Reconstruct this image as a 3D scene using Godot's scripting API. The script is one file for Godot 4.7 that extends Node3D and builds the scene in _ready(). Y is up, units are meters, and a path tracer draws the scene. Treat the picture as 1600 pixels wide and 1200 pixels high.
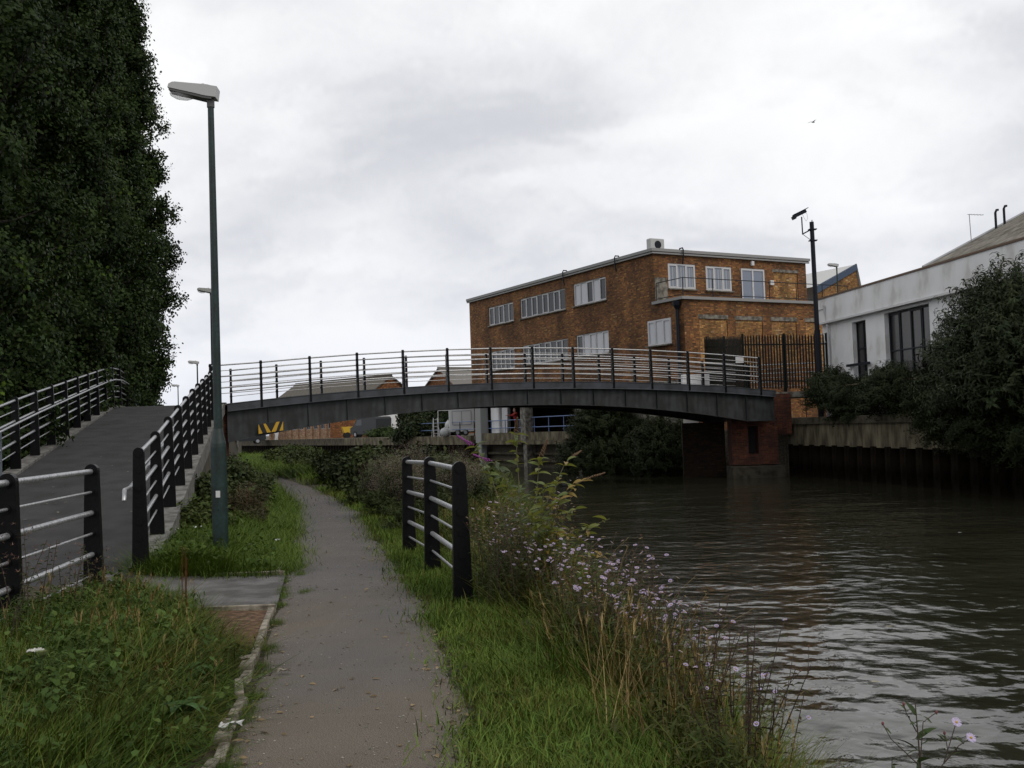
extends Node3D
# A canal towpath with an arched steel footbridge, a switch of ramp railings, poplars and brick works on the far bank.

class MB:
	var v := PackedVector3Array()
	var n := PackedVector3Array()
	var c := PackedColorArray()
	var col := Color.WHITE
	var used := false
	func paint(k: Color) -> void:
		col = k
		used = true
	func tri(a: Vector3, b: Vector3, d: Vector3, na: Vector3, nb: Vector3, nd: Vector3) -> void:
		if (b - a).cross(d - a).dot(na + nb + nd) > 0.0:
			v.append_array([a, d, b])
			n.append_array([na, nd, nb])
		else:
			v.append_array([a, b, d])
			n.append_array([na, nb, nd])
		c.append_array([col, col, col])
	func quad(a: Vector3, b: Vector3, d: Vector3, e: Vector3, toward := Vector3.ZERO) -> void:
		var nn := (b - a).cross(e - a)
		if nn.length_squared() < 1e-14:
			nn = (d - b).cross(e - b)
		nn = nn.normalized()
		if toward != Vector3.ZERO and nn.dot(toward) < 0.0:
			nn = -nn
		tri(a, b, d, nn, nn, nn)
		tri(a, d, e, nn, nn, nn)
	func box(at: Vector3, size: Vector3, basis := Basis()) -> void:
		var h := size * 0.5
		for ax in 3:
			var u := (ax + 1) % 3
			var w := (ax + 2) % 3
			for s in [-1.0, 1.0]:
				var p: Array[Vector3] = []
				for q in [[-1.0, -1.0], [1.0, -1.0], [1.0, 1.0], [-1.0, 1.0]]:
					var k := Vector3.ZERO
					k[ax] = s * h[ax]
					k[u] = q[0] * h[u]
					k[w] = q[1] * h[w]
					p.append(at + basis * k)
				var nn := Vector3.ZERO
				nn[ax] = s
				nn = (basis * nn).normalized()
				tri(p[0], p[1], p[2], nn, nn, nn)
				tri(p[0], p[2], p[3], nn, nn, nn)
	func cbox(at: Vector3, size: Vector3, ch: float, basis := Basis()) -> void:
		# a box whose upright edges and top rim are chamfered
		var hx := size.x * 0.5
		var hz := size.z * 0.5
		var ring := func(y: float, cut: float) -> Array:
			var x := hx - cut
			var z := hz - cut
			var out := []
			for p in [Vector2(x, z - ch), Vector2(x - ch, z), Vector2(-x + ch, z), Vector2(-x, z - ch), Vector2(-x, -z + ch), Vector2(-x + ch, -z), Vector2(x - ch, -z), Vector2(x, -z + ch)]:
				out.append(at + basis * Vector3(p.x, y, p.y))
			return out
		var a: Array = ring.call(-size.y * 0.5, 0.0)
		var b: Array = ring.call(size.y * 0.5 - ch, 0.0)
		var d: Array = ring.call(size.y * 0.5, ch)
		for i in 8:
			var j := (i + 1) % 8
			var o: Vector3 = (a[i] + a[j]) * 0.5 - at
			quad(a[i], a[j], b[j], b[i], o - basis.y * o.dot(basis.y))
			quad(b[i], b[j], d[j], d[i], o - basis.y * (o.dot(basis.y) - 0.2))
		for i in range(1, 7):
			tri(d[0], d[i], d[i + 1], basis.y, basis.y, basis.y)
			tri(a[0], a[i], a[i + 1], -basis.y, -basis.y, -basis.y)
	func tube(pts: Array, r: Array, sides := 8, caps := true) -> void:
		var rings := []
		var norms := []
		var up := Vector3.UP
		for i in pts.size():
			var t: Vector3 = (pts[mini(i + 1, pts.size() - 1)] - pts[maxi(i - 1, 0)]).normalized()
			var s := t.cross(up)
			if s.length() < 0.05:
				s = t.cross(Vector3.RIGHT)
			s = s.normalized()
			var w := s.cross(t).normalized()
			up = w
			var rr: float = r[mini(i, r.size() - 1)]
			var ring := []
			var nr := []
			for k in sides:
				var a := TAU * k / sides
				var o := s * cos(a) + w * sin(a)
				ring.append(pts[i] + o * rr)
				nr.append(o)
			rings.append(ring)
			norms.append(nr)
		for i in pts.size() - 1:
			for k in sides:
				var j := (k + 1) % sides
				tri(rings[i][k], rings[i][j], rings[i + 1][j], norms[i][k], norms[i][j], norms[i + 1][j])
				tri(rings[i][k], rings[i + 1][j], rings[i + 1][k], norms[i][k], norms[i + 1][j], norms[i + 1][k])
		if caps:
			for e in [0, pts.size() - 1]:
				var t: Vector3 = (pts[1] - pts[0]).normalized() * -1.0 if e == 0 else (pts[-1] - pts[-2]).normalized()
				for k in range(1, sides - 1):
					tri(rings[e][0], rings[e][k], rings[e][k + 1], t, t, t)
	func prism(poly: PackedVector2Array, depth: float, xf := Transform3D()) -> void:
		var idx := Geometry2D.triangulate_polygon(poly)
		var h := depth * 0.5
		var zf := xf.basis.z.normalized()
		for i in range(0, idx.size(), 3):
			for s in [-1.0, 1.0]:
				var p := []
				for k in 3:
					var q := poly[idx[i + k]]
					p.append(xf * Vector3(q.x, q.y, s * h))
				tri(p[0], p[1], p[2], zf * s, zf * s, zf * s)
		var sign := 1.0 if Geometry2D.is_polygon_clockwise(poly) else -1.0
		for i in poly.size():
			var a := poly[i]
			var b := poly[(i + 1) % poly.size()]
			var o := (b - a).orthogonal() * sign * -1.0
			quad(xf * Vector3(a.x, a.y, -h), xf * Vector3(b.x, b.y, -h), xf * Vector3(b.x, b.y, h), xf * Vector3(a.x, a.y, h), xf.basis * Vector3(o.x, o.y, 0) * 1.0)
	func lathe(prof: Array, sides := 12, xf := Transform3D()) -> void:
		for i in prof.size() - 1:
			var a: Vector2 = prof[i]
			var b: Vector2 = prof[i + 1]
			var t := (b - a).normalized()
			var nn := Vector2(t.y, -t.x)
			for k in sides:
				var p := []
				var q := []
				for e in [[a, k], [a, k + 1], [b, k + 1], [b, k]]:
					var ang: float = TAU * e[1] / sides
					var dir := Vector3(cos(ang), 0, sin(ang))
					p.append(xf * (dir * e[0].x + Vector3.UP * e[0].y))
					q.append((xf.basis * (dir * nn.x + Vector3.UP * nn.y)).normalized())
				tri(p[0], p[1], p[2], q[0], q[1], q[2])
				tri(p[0], p[2], p[3], q[0], q[2], q[3])
	func ball(at: Vector3, r: Vector3, rows := 6, sides := 10, basis := Basis()) -> void:
		for i in rows:
			for k in sides:
				var p := []
				var q := []
				for e in [[i, k], [i, k + 1], [i + 1, k + 1], [i + 1, k]]:
					var la: float = PI * e[0] / rows - PI / 2
					var lo: float = TAU * e[1] / sides
					var d := Vector3(cos(la) * cos(lo), sin(la), cos(la) * sin(lo))
					p.append(at + basis * (d * r))
					q.append((basis * (d / r)).normalized())
				tri(p[0], p[1], p[2], q[0], q[1], q[2])
				tri(p[0], p[2], p[3], q[0], q[2], q[3])
	func leaf(at: Vector3, dir: Vector3, length: float, width: float, droop: float, segs := 3, fold := 0.25, roll := 0.0) -> void:
		# a blade or a lanceolate leaf, folded a little along its middle
		dir = dir.normalized()
		var side := dir.cross(Vector3.UP)
		if side.length() < 0.05:
			side = Vector3.RIGHT
		side = side.normalized().rotated(dir, roll)
		var p := at
		var d := dir
		var pl: Array = []
		for i in segs + 1:
			var t := float(i) / segs
			var w := width * 0.5 * sin(PI * pow(clampf(t * 0.92 + 0.08, 0.0, 1.0), 0.75))
			if i == segs:
				w = 0.0
			var nn := side.cross(d).normalized()
			pl.append([p, w, nn])
			d = (d + Vector3.DOWN * droop / segs).normalized()
			p += d * length / segs
		for i in segs:
			var a: Array = pl[i]
			var b: Array = pl[i + 1]
			for s in [-1.0, 1.0]:
				var a1: Vector3 = a[0] + side * s * a[1] + a[2] * a[1] * fold
				var b1: Vector3 = b[0] + side * s * b[1] + b[2] * b[1] * fold
				var n1: Vector3 = (a[2] - side * s * fold).normalized()
				tri(a[0], b[0], a1, n1, n1, n1)
				if b[1] > 0.0:
					tri(a1, b[0], b1, n1, n1, n1)
	func blade(at: Vector3, dir: Vector3, length: float, width: float, droop: float, segs := 3) -> void:
		dir = dir.normalized()
		var side := Vector3(-dir.z, 0, dir.x)
		if side.length() < 0.05:
			side = Vector3.RIGHT
		side = side.normalized()
		var p := at
		var d := dir
		for i in segs:
			var w0 := width * 0.5 * (1.0 - pow(float(i) / segs, 2.0))
			var w1 := width * 0.5 * (1.0 - pow(float(i + 1) / segs, 2.0))
			var nx := p + d * length / segs
			var nn := (side.cross(d) + Vector3.UP * 0.6).normalized()
			tri(p - side * w0, p + side * w0, nx + side * w1, nn, nn, nn)
			if i < segs - 1:
				tri(p - side * w0, nx + side * w1, nx - side * w1, nn, nn, nn)
			p = nx
			d = (d + Vector3.DOWN * droop / segs).normalized()
	func mesh() -> ArrayMesh:
		var arr := []
		arr.resize(Mesh.ARRAY_MAX)
		arr[Mesh.ARRAY_VERTEX] = v
		arr[Mesh.ARRAY_NORMAL] = n
		if used:
			arr[Mesh.ARRAY_COLOR] = c
		var m := ArrayMesh.new()
		m.add_surface_from_arrays(Mesh.PRIMITIVE_TRIANGLES, arr)
		return m

var rng := RandomNumberGenerator.new()
var names := {}
var M := {}
var protos := {}
var fnl := FastNoiseLite.new()

# ---------------------------------------------------------------- naming
func numbered(called: String) -> String:
	var k: int = names.get(called, 0)
	names[called] = k + 1
	return called if k == 0 else "%s_%03d" % [called, k]

func tag(o: Node, label: String, category := "", group := "") -> Node:
	o.set_meta("label", label)
	if category:
		o.set_meta("category", category)
	if group:
		o.set_meta("group", group)
	return o

func thing(called: String, label: String, category: String, at := Vector3.ZERO, turn := 0.0, group := "") -> Node3D:
	var o := Node3D.new()
	o.name = numbered(called)
	add_child(o)
	o.position = at
	o.rotation.y = turn
	tag(o, label, category, group)
	return o

func put(called: String, shape, m: Material, parent: Node3D, at := Vector3.ZERO, turn := 0.0) -> MeshInstance3D:
	var o := MeshInstance3D.new()
	o.mesh = shape.mesh() if shape is MB else shape
	o.material_override = m
	if parent == self:
		o.name = numbered(called)
	else:
		var key := "%d/%s" % [parent.get_instance_id(), called]
		var k: int = names.get(key, 0)
		names[key] = k + 1
		o.name = called if k == 0 else "%s_%03d" % [called, k]
	parent.add_child(o, true)
	o.position = at
	o.rotation.y = turn
	return o

func struct(called: String, shape, m: Material, at := Vector3.ZERO) -> MeshInstance3D:
	var o := put(called, shape, m, self, at)
	o.set_meta("kind", "structure")
	return o

func scatter(called: String, shape: Mesh, m: Material, xfs: Array, cols: Array, parent: Node3D) -> MultiMeshInstance3D:
	var mm := MultiMesh.new()
	mm.transform_format = MultiMesh.TRANSFORM_3D
	mm.use_colors = true
	mm.mesh = shape
	mm.instance_count = xfs.size()
	for i in xfs.size():
		mm.set_instance_transform(i, xfs[i])
		mm.set_instance_color(i, cols[i])
	var o := MultiMeshInstance3D.new()
	o.multimesh = mm
	o.material_override = m
	o.name = numbered(called) if parent == self else called
	parent.add_child(o, true)
	o.set_meta("kind", "stuff")
	return o

# ---------------------------------------------------------------- materials
func lin(r: float, g: float, b: float) -> Color:
	return Color(r, g, b).linear_to_srgb()

func mat(called: String, c: Color, rough := 0.8, metal := 0.0, spec := 0.5) -> StandardMaterial3D:
	var m := StandardMaterial3D.new()
	m.resource_name = called
	m.albedo_color = c
	m.roughness = rough
	m.metallic = metal
	m.metallic_specular = spec
	M[called] = m
	return m

func noise_tex(freq: float, cols: Array, seed_: int, oct := 4, size := 512, type := FastNoiseLite.TYPE_SIMPLEX_SMOOTH) -> NoiseTexture2D:
	var f := FastNoiseLite.new()
	f.noise_type = type
	f.frequency = freq
	f.fractal_octaves = oct
	f.seed = seed_
	var t := NoiseTexture2D.new()
	t.width = size
	t.height = size
	t.seamless = true
	t.noise = f
	if cols.size():
		var g := Gradient.new()
		var offs := PackedFloat32Array()
		var cc := PackedColorArray()
		for k in cols:
			offs.append(k[0])
			cc.append(k[1])
		g.offsets = offs
		g.colors = cc
		t.color_ramp = g
	return t

func tri_mat(called: String, tex: Texture2D, metres: float, rough := 0.85, world := false, tint := Color.WHITE, bump: Texture2D = null, bump_cm := 0.0, squash := Vector3.ONE) -> StandardMaterial3D:
	var m := mat(called, tint, rough)
	m.albedo_texture = tex
	m.uv1_triplanar = true
	m.uv1_world_triplanar = world
	m.uv1_scale = Vector3.ONE / metres * squash
	if bump:
		m.heightmap_enabled = true
		m.heightmap_texture = bump
		m.heightmap_scale = bump_cm
	return m

func brick_tex(cols: Array, weights: Array, mortar: Color, seed_: int, across := 32, courses := 96) -> ImageTexture:
	# 32 px a brick of 0.225 m, 11 px a course of 0.077 m
	var r := RandomNumberGenerator.new()
	r.seed = seed_
	var im := Image.create(across * 32, courses * 11, true, Image.FORMAT_RGB8)
	im.fill(mortar)
	for y in courses:
		var x := (y % 2) * 16
		while x < across * 32 + (y % 2) * 16:
			var w := 32 if r.randf() < 0.6 else 16
			if x + w > across * 32 + (y % 2) * 16:
				w = across * 32 + (y % 2) * 16 - x
			var pick := r.randf()
			var k := 0
			while k < weights.size() - 1 and pick > weights[k]:
				pick -= weights[k]
				k += 1
			var c: Color = cols[k].lerp(cols[0], 0.38)
			var s := r.randf_range(0.8, 1.2)
			c = Color(c.r * s, c.g * s * r.randf_range(0.95, 1.05), c.b * s)
			for part in 4:
				var e := r.randf_range(0.9, 1.1)
				var xx := x + 1 + part * (w - 2) / 4
				var ww := (w - 2) / 4 + 1
				for wrap in [0, across * 32]:
					im.fill_rect(Rect2i(xx - wrap, y * 11 + 1, ww, 9), Color(c.r * e, c.g * e, c.b * e))
			x += w
	im.generate_mipmaps()
	return ImageTexture.create_from_image(im)

func leaf_mat(called: String, back: float, rough := 0.55) -> StandardMaterial3D:
	var m := mat(called, Color.WHITE, rough, 0.0, 0.2)
	m.vertex_color_use_as_albedo = true
	m.cull_mode = BaseMaterial3D.CULL_DISABLED
	m.backlight_enabled = true
	m.backlight = Color(back, back, back * 0.6)
	return m

func materials() -> void:
	var spk := noise_tex(0.25, [[0.2, Color(0.5, 0.5, 0.5)], [0.5, Color(0.84, 0.84, 0.83)], [0.8, Color(1, 1, 0.98)]], 3, 2)
	var mot := noise_tex(0.012, [[0.25, Color(0.62, 0.6, 0.57)], [0.5, Color(0.85, 0.84, 0.82)], [0.78, Color(1, 0.99, 0.96)]], 5, 6)
	var hgt := noise_tex(0.2, [], 8, 3)
	var rough_h := noise_tex(0.03, [], 9, 5)
	var m: StandardMaterial3D
	m = tri_mat("path_tarmac", spk, 1.1, 0.95, true, lin(0.8, 0.8, 0.8), hgt, 0.8)
	m.vertex_color_use_as_albedo = true
	m = tri_mat("ramp_tarmac", spk, 1.0, 0.9, true, lin(0.060, 0.059, 0.062), hgt, 0.3)
	m = tri_mat("branch_tarmac", spk, 1.0, 0.92, true, lin(0.21, 0.2, 0.203), hgt, 0.3)
	m = tri_mat("earth", noise_tex(0.03, [[0.2, Color(0.55, 0.5, 0.45)], [0.5, Color(0.8, 0.75, 0.7)], [0.8, Color(1, 1, 1)]], 12, 6), 1.6, 1.0, true, Color.WHITE, rough_h, 2.0)
	m.vertex_color_use_as_albedo = true
	tri_mat("concrete", mot, 2.2, 0.9, false, lin(0.24, 0.23, 0.205), rough_h, 0.3)
	tri_mat("light_concrete", mot, 1.8, 0.9, false, lin(0.20, 0.20, 0.195), rough_h, 0.3)
	var streak := noise_tex(0.010, [[0.15, Color(0.55, 0.51, 0.44)], [0.42, Color(0.80, 0.77, 0.7)], [0.75, Color(0.95, 0.93, 0.87)]], 21, 6)
	tri_mat("stained_concrete", streak, 5.0, 0.92, false, lin(0.215, 0.197, 0.15), rough_h, 0.3, Vector3(1.3, 0.6, 1.3))
	tri_mat("old_concrete", streak, 3.0, 0.95, false, lin(0.10, 0.09, 0.068), rough_h, 0.4)
	tri_mat("damp_concrete", streak, 2.0, 0.9, false, lin(0.06, 0.055, 0.043), rough_h, 0.4)
	tri_mat("kerb_stone", mot, 0.8, 0.9, true, lin(0.30, 0.275, 0.23), rough_h, 0.5)
	m = tri_mat("white_wall", noise_tex(0.008, [[0.12, Color(0.88, 0.875, 0.86)], [0.36, Color(0.97, 0.968, 0.96)], [0.7, Color(1, 1, 1)]], 31, 6), 6.0, 0.85, false, lin(0.80, 0.80, 0.81), rough_h, 0.2, Vector3(1.2, 0.7, 1.2))
	mat("white_paint", lin(0.6, 0.6, 0.6), 0.5)
	mat("frame_white", lin(0.55, 0.55, 0.56), 0.45)
	mat("frame_grey", lin(0.33, 0.34, 0.36), 0.45)
	tri_mat("bridge_paint", noise_tex(0.01, [[0.2, Color(0.8, 0.8, 0.78)], [0.7, Color(1, 1, 1)]], 41, 5), 3.0, 0.55, false, lin(0.040, 0.044, 0.047), rough_h, 0.1)
	mat("bridge_edge", lin(0.060, 0.068, 0.080), 0.45)
	m = tri_mat("post_black", noise_tex(0.02, [[0.3, Color(0.8, 0.8, 0.8)], [0.7, Color(1, 1, 1)]], 43, 4), 0.5, 0.4, false, lin(0.005, 0.005, 0.006))
	m.metallic_specular = 0.28
	m = tri_mat("galvanised", noise_tex(0.03, [[0.25, Color(0.7, 0.71, 0.73)], [0.75, Color(1, 1, 1)]], 44, 4), 0.6, 0.40, false, lin(0.62, 0.62, 0.62))
	m.metallic = 0.65
	tri_mat("lamp_green", noise_tex(0.02, [[0.2, Color(0.75, 0.75, 0.72)], [0.7, Color(1, 1, 1)]], 45, 5), 0.7, 0.5, false, lin(0.013, 0.040, 0.036))
	mat("lamp_shell", lin(0.46, 0.47, 0.46), 0.5)
	mat("edge_grey", lin(0.27, 0.27, 0.265), 0.7)
	mat("lamp_under", lin(0.09, 0.09, 0.085), 0.5)
	m = mat("lamp_bowl", Color(0.85, 0.85, 0.85, 0.35), 0.12)
	m.transparency = BaseMaterial3D.TRANSPARENCY_ALPHA
	mat("dark_steel", lin(0.012, 0.014, 0.020), 0.45, 0.0, 0.3)
	mat("palisade_green", lin(0.006, 0.009, 0.007), 0.55, 0.0, 0.28)
	mat("rust_rail", lin(0.17, 0.12, 0.085), 0.7)
	mat("blue_rail", lin(0.13, 0.19, 0.36), 0.5)
	tri_mat("pile_steel", streak, 2.5, 0.85, false, lin(0.020, 0.0155, 0.0125), rough_h, 0.5, Vector3(1.5, 0.5, 1.5)).metallic_specular = 0.15
	var cols := [Color(0.53, 0.365, 0.215), Color(0.60, 0.42, 0.24), Color(0.43, 0.28, 0.18), Color(0.68, 0.51, 0.31), Color(0.33, 0.23, 0.17), Color(0.72, 0.62, 0.48)]
	var bt := brick_tex(cols, [0.31, 0.27, 0.24, 0.08, 0.09, 0.01], Color(0.42, 0.32, 0.23), 77)
	tri_mat("stock_brick", bt, 7.2, 0.9, false, lin(0.88, 0.84, 0.76))
	var bt2 := brick_tex([Color(0.65, 0.49, 0.29), Color(0.56, 0.39, 0.22), Color(0.72, 0.56, 0.35), Color(0.85, 0.78, 0.66), Color(0.46, 0.31, 0.19)], [0.38, 0.27, 0.22, 0.05, 0.08], Color(0.5, 0.4, 0.3), 78)
	tri_mat("infill_brick", bt2, 7.2, 0.9, false, lin(1.0, 0.96, 0.88))
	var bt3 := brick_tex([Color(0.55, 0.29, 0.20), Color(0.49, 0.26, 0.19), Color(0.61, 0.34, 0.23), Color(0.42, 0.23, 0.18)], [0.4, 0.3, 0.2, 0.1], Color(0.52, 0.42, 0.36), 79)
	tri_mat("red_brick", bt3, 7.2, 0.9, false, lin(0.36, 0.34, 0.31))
	tri_mat("far_red_brick", bt, 7.2, 0.9, false, lin(0.72, 0.62, 0.58))
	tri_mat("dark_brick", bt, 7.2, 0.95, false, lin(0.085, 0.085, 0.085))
	tri_mat("pale_brick", brick_tex([Color(0.72, 0.56, 0.44), Color(0.68, 0.52, 0.4), Color(0.75, 0.6, 0.48)], [0.4, 0.3, 0.3], Color(0.6, 0.5, 0.42), 80), 7.2, 0.9, false, lin(0.70, 0.74, 0.76))
	m = mat("glass", lin(0.02, 0.023, 0.026), 0.04, 0.0, 0.5)
	m = mat("dirty_glass", lin(0.035, 0.034, 0.032), 0.25, 0.0, 0.5)
	mat("blind", lin(0.46, 0.47, 0.5), 0.15, 0.0, 0.7)
	mat("room_blue", lin(0.16, 0.19, 0.25), 0.12, 0.0, 0.7)
	mat("dark_void", lin(0.02, 0.02, 0.02), 0.95)
	mat("roof_grey", lin(0.16, 0.15, 0.135), 0.9)
	tri_mat("roof_tile", noise_tex(0.02, [[0.2, Color(0.75, 0.75, 0.75)], [0.8, Color(1, 1, 1)]], 51, 5), 3.0, 0.9, false, lin(0.12, 0.105, 0.085))
	tri_mat("asbestos_sheet", mot, 3.0, 0.9, false, lin(0.30, 0.29, 0.265))
	mat("roof_white", lin(0.50, 0.50, 0.49), 0.7)
	mat("barge_blue", lin(0.045, 0.075, 0.13), 0.6)
	mat("trim_brown", lin(0.14, 0.09, 0.06), 0.8)
	mat("hazard_yellow", lin(0.62, 0.36, 0.02), 0.5)
	mat("hazard_black", lin(0.01, 0.01, 0.01), 0.5)
	mat("machine_yellow", lin(0.6, 0.38, 0.03), 0.5)
	mat("vehicle_dark", lin(0.018, 0.02, 0.022), 0.3)
	mat("rubber", lin(0.015, 0.015, 0.015), 0.85)
	tri_mat("bark", noise_tex(0.02, [[0.25, Color(0.5, 0.48, 0.44)], [0.7, Color(1, 1, 1)]], 61, 5), 0.8, 0.95, false, lin(0.06, 0.05, 0.04), rough_h, 2.0, Vector3(2, 0.5, 2))
	m = tri_mat("water", noise_tex(0.004, [[0.2, Color(0.9, 0.9, 0.88)], [0.8, Color(1, 1, 1)]], 71, 2), 20.0, 0.02, true, lin(0.026, 0.026, 0.017))
	m.metallic_specular = 0.4
	var wn := FastNoiseLite.new()
	wn.noise_type = FastNoiseLite.TYPE_SIMPLEX_SMOOTH
	wn.frequency = 0.0125
	wn.fractal_octaves = 3
	wn.fractal_gain = 0.3
	wn.fractal_lacunarity = 2.1
	wn.seed = 72
	wn.domain_warp_enabled = true
	wn.domain_warp_amplitude = 22.0
	wn.domain_warp_frequency = 0.006
	var wt := NoiseTexture2D.new()
	wt.width = 1024
	wt.height = 1024
	wt.seamless = true
	wt.noise = wn
	m.heightmap_enabled = true
	m.heightmap_texture = wt
	m.heightmap_scale = 1.7
	m.uv1_scale = Vector3(1.0 / 6.5, 1.0 / 8.0, 1.0 / 6.0)
	var wx := noise_tex(0.008, [[0.2, Color(0.72, 0.71, 0.69)], [0.5, Color(0.9, 0.9, 0.9)], [0.75, Color(1, 1, 1)]], 91, 6)
	for e in [["stock_brick", 9.0, Vector3(1, 0.6, 1)], ["infill_brick", 9.0, Vector3(1, 0.6, 1)], ["red_brick", 4.0, Vector3(1, 0.6, 1)], ["bridge_paint", 3.0, Vector3(2.2, 0.35, 2.2)], ["bridge_edge", 4.0, Vector3(1, 1, 1)], ["ramp_tarmac", 3.5, Vector3.ONE], ["branch_tarmac", 2.0, Vector3.ONE], ["pile_steel", 1.5, Vector3(1, 0.4, 1)], ["stained_concrete", 2.2, Vector3(1.8, 0.4, 1.8)], ["lamp_green", 1.2, Vector3(1, 0.5, 1)], ["asbestos_sheet", 5.0, Vector3.ONE]]:
		var w: StandardMaterial3D = M[e[0]]
		w.detail_enabled = true
		w.detail_blend_mode = BaseMaterial3D.BLEND_MODE_MUL
		w.detail_uv_layer = BaseMaterial3D.DETAIL_UV_2
		w.detail_albedo = wx
		w.uv2_triplanar = true
		w.uv2_world_triplanar = w.uv1_world_triplanar
		w.uv2_scale = Vector3.ONE / e[1] * e[2]
	leaf_mat("leaf", 0.5)
	m = leaf_mat("grass_leaf", 0.6, 0.7)
	m.metallic_specular = 0.14
	m = leaf_mat("petal", 0.7, 0.7)
	m = mat("stem", Color.WHITE, 0.8)
	m.vertex_color_use_as_albedo = true
	mat("litter_white", lin(0.6, 0.6, 0.6), 0.7)
	mat("red_cloth", lin(0.30, 0.025, 0.02), 0.9)
	mat("skin", lin(0.38, 0.22, 0.16), 0.6)
	mat("dark_cloth", lin(0.02, 0.022, 0.03), 0.9)
	mat("hair", lin(0.02, 0.015, 0.01), 0.7)
	mat("feather_black", lin(0.012, 0.012, 0.014), 0.7)
	mat("beak_white", lin(0.65, 0.62, 0.58), 0.6)

# ---------------------------------------------------------------- the lie of the land
func pw(tab: Array, z: float) -> float:
	if z <= tab[0].x:
		return tab[0].y
	for i in tab.size() - 1:
		if z <= tab[i + 1].x:
			return lerpf(tab[i].y, tab[i + 1].y, (z - tab[i].x) / (tab[i + 1].x - tab[i].x))
	return tab[-1].y

var XL := [Vector2(-30, 3.2), Vector2(0, 2.0), Vector2(7, 1.45), Vector2(12, 1.0), Vector2(20, 0.45), Vector2(30, 0.0), Vector2(40, -0.9), Vector2(50, -3.0), Vector2(61, -9.0), Vector2(80, -20.0), Vector2(120, -43.0), Vector2(700, -400.0)]
var XR := [Vector2(-30, 23.8), Vector2(29.8, 14.65), Vector2(46.8, 12.05), Vector2(50.2, 8.4), Vector2(70.7, -3.1), Vector2(99.4, -18.9), Vector2(175, -61.0), Vector2(700, -351.0)]
var PL := [Vector2(-30, -1.1), Vector2(3.0, -1.34), Vector2(5.2, -1.52), Vector2(6.4, -1.71), Vector2(8.4, -2.08), Vector2(9.9, -2.33), Vector2(12.1, -2.77), Vector2(15.6, -3.45), Vector2(22, -4.81), Vector2(27.9, -6.5), Vector2(33.4, -8.12), Vector2(37.3, -9.38), Vector2(45, -12.6), Vector2(60, -20.5), Vector2(90, -38), Vector2(700, -430)]
var PR := [Vector2(-30, 0.4), Vector2(3.0, -0.18), Vector2(5.06, -0.30), Vector2(6.2, -0.39), Vector2(8.1, -0.68), Vector2(9.6, -0.92), Vector2(11.7, -1.36), Vector2(15.1, -2.04), Vector2(21.3, -3.25), Vector2(27.0, -4.82), Vector2(32.4, -6.58), Vector2(36.4, -7.94), Vector2(45, -11.1), Vector2(60, -18.9), Vector2(90, -36.2), Vector2(700, -427)]

func ground(x: float, zf: float) -> float:
	var xl := pw(XL, zf)
	var xr := pw(XR, zf)
	if x > xl:
		return -2.2 if x < xr else (1.42 if zf < 47.5 else 1.12)
	var t := clampf((xl - x) / 1.15, 0.0, 1.0)
	var h := lerpf(-1.05, 0.0, 1.0 - pow(1.0 - t, 1.7))
	var pl := pw(PL, zf)
	var pr := pw(PR, zf)
	var d := maxf(pl - x, x - pr)
	if d > 0.2:
		h += fnl.get_noise_2d(x * 12.0, zf * 12.0) * 0.07 * smoothstep(0.2, 1.2, d) * t
	if x < pl - 0.6:
		h += 0.10 * smoothstep(0.6, 2.5, pl - x)
	return h

func on(x: float, zf: float, up := 0.0) -> Vector3:
	return Vector3(x, ground(x, zf) + up, -zf)

const RD := Vector3(-0.238, 0, -0.9713)   # along the ramp, away from the camera
const RN := Vector3(-0.9713, 0, 0.238)    # to its left
func ramp_y(zf: float) -> float:
	return pw([Vector2(-30, 0.05), Vector2(10, 0.05), Vector2(12.1, 0.11), Vector2(14.03, 0.31), Vector2(18, 0.8), Vector2(22, 1.28), Vector2(30, 2.16), Vector2(35.5, 2.75), Vector2(37.5, 2.86), Vector2(39.5, 2.84), Vector2(60, 0.9), Vector2(200, 0.8)], zf)
func ramp_r(s: float) -> Vector3:
	var p := Vector3(-4.43, 0, -12.1) + RD * s
	p.y = ramp_y(-p.z)
	return p
func ramp_w(s: float) -> float:
	return lerpf(3.05, 3.6, clampf(s / 25.0, 0.0, 1.0))

func _ready() -> void:
	rng.seed = 20240611
	fnl.seed = 5
	fnl.noise_type = FastNoiseLite.TYPE_SIMPLEX_SMOOTH
	fnl.frequency = 0.05
	var cam := Camera3D.new()
	cam.name = "camera"
	cam.position = Vector3(0, 1.65, 0)
	cam.rotation_degrees = Vector3(2.4, 0, -2.0)
	cam.fov = 41.11
	cam.near = 0.1
	cam.far = 1500.0
	add_child(cam)
	var env := Environment.new()
	env.background_mode = Environment.BG_SKY
	env.sky = Sky.new()
	env.sky.sky_material = overcast()
	env.background_energy_multiplier = 1.0
	env.tonemap_mode = Environment.TONE_MAPPER_LINEAR
	env.tonemap_exposure = 1.12
	env.sdfgi_enabled = true
	env.ssao_enabled = true
	env.ssil_enabled = true
	var we := WorldEnvironment.new()
	we.name = "world_environment"
	we.environment = env
	add_child(we)
	var sun := DirectionalLight3D.new()
	sun.name = "sun"
	sun.light_energy = 0.32
	sun.light_angular_distance = 25.0
	sun.light_color = Color(1.0, 0.96, 0.9)
	sun.shadow_enabled = true
	add_child(sun)
	sun.look_at_from_position(Vector3(18, 26, 16), Vector3.ZERO)
	materials()
	make_protos()
	land()
	ramp()
	bridge()
	right_bank()
	main_building()
	white_building()
	far_buildings()
	wharf_things()
	railings()
	lamps()
	trees()
	shrubs()
	plants()
	grass()
	small_things()

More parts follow.
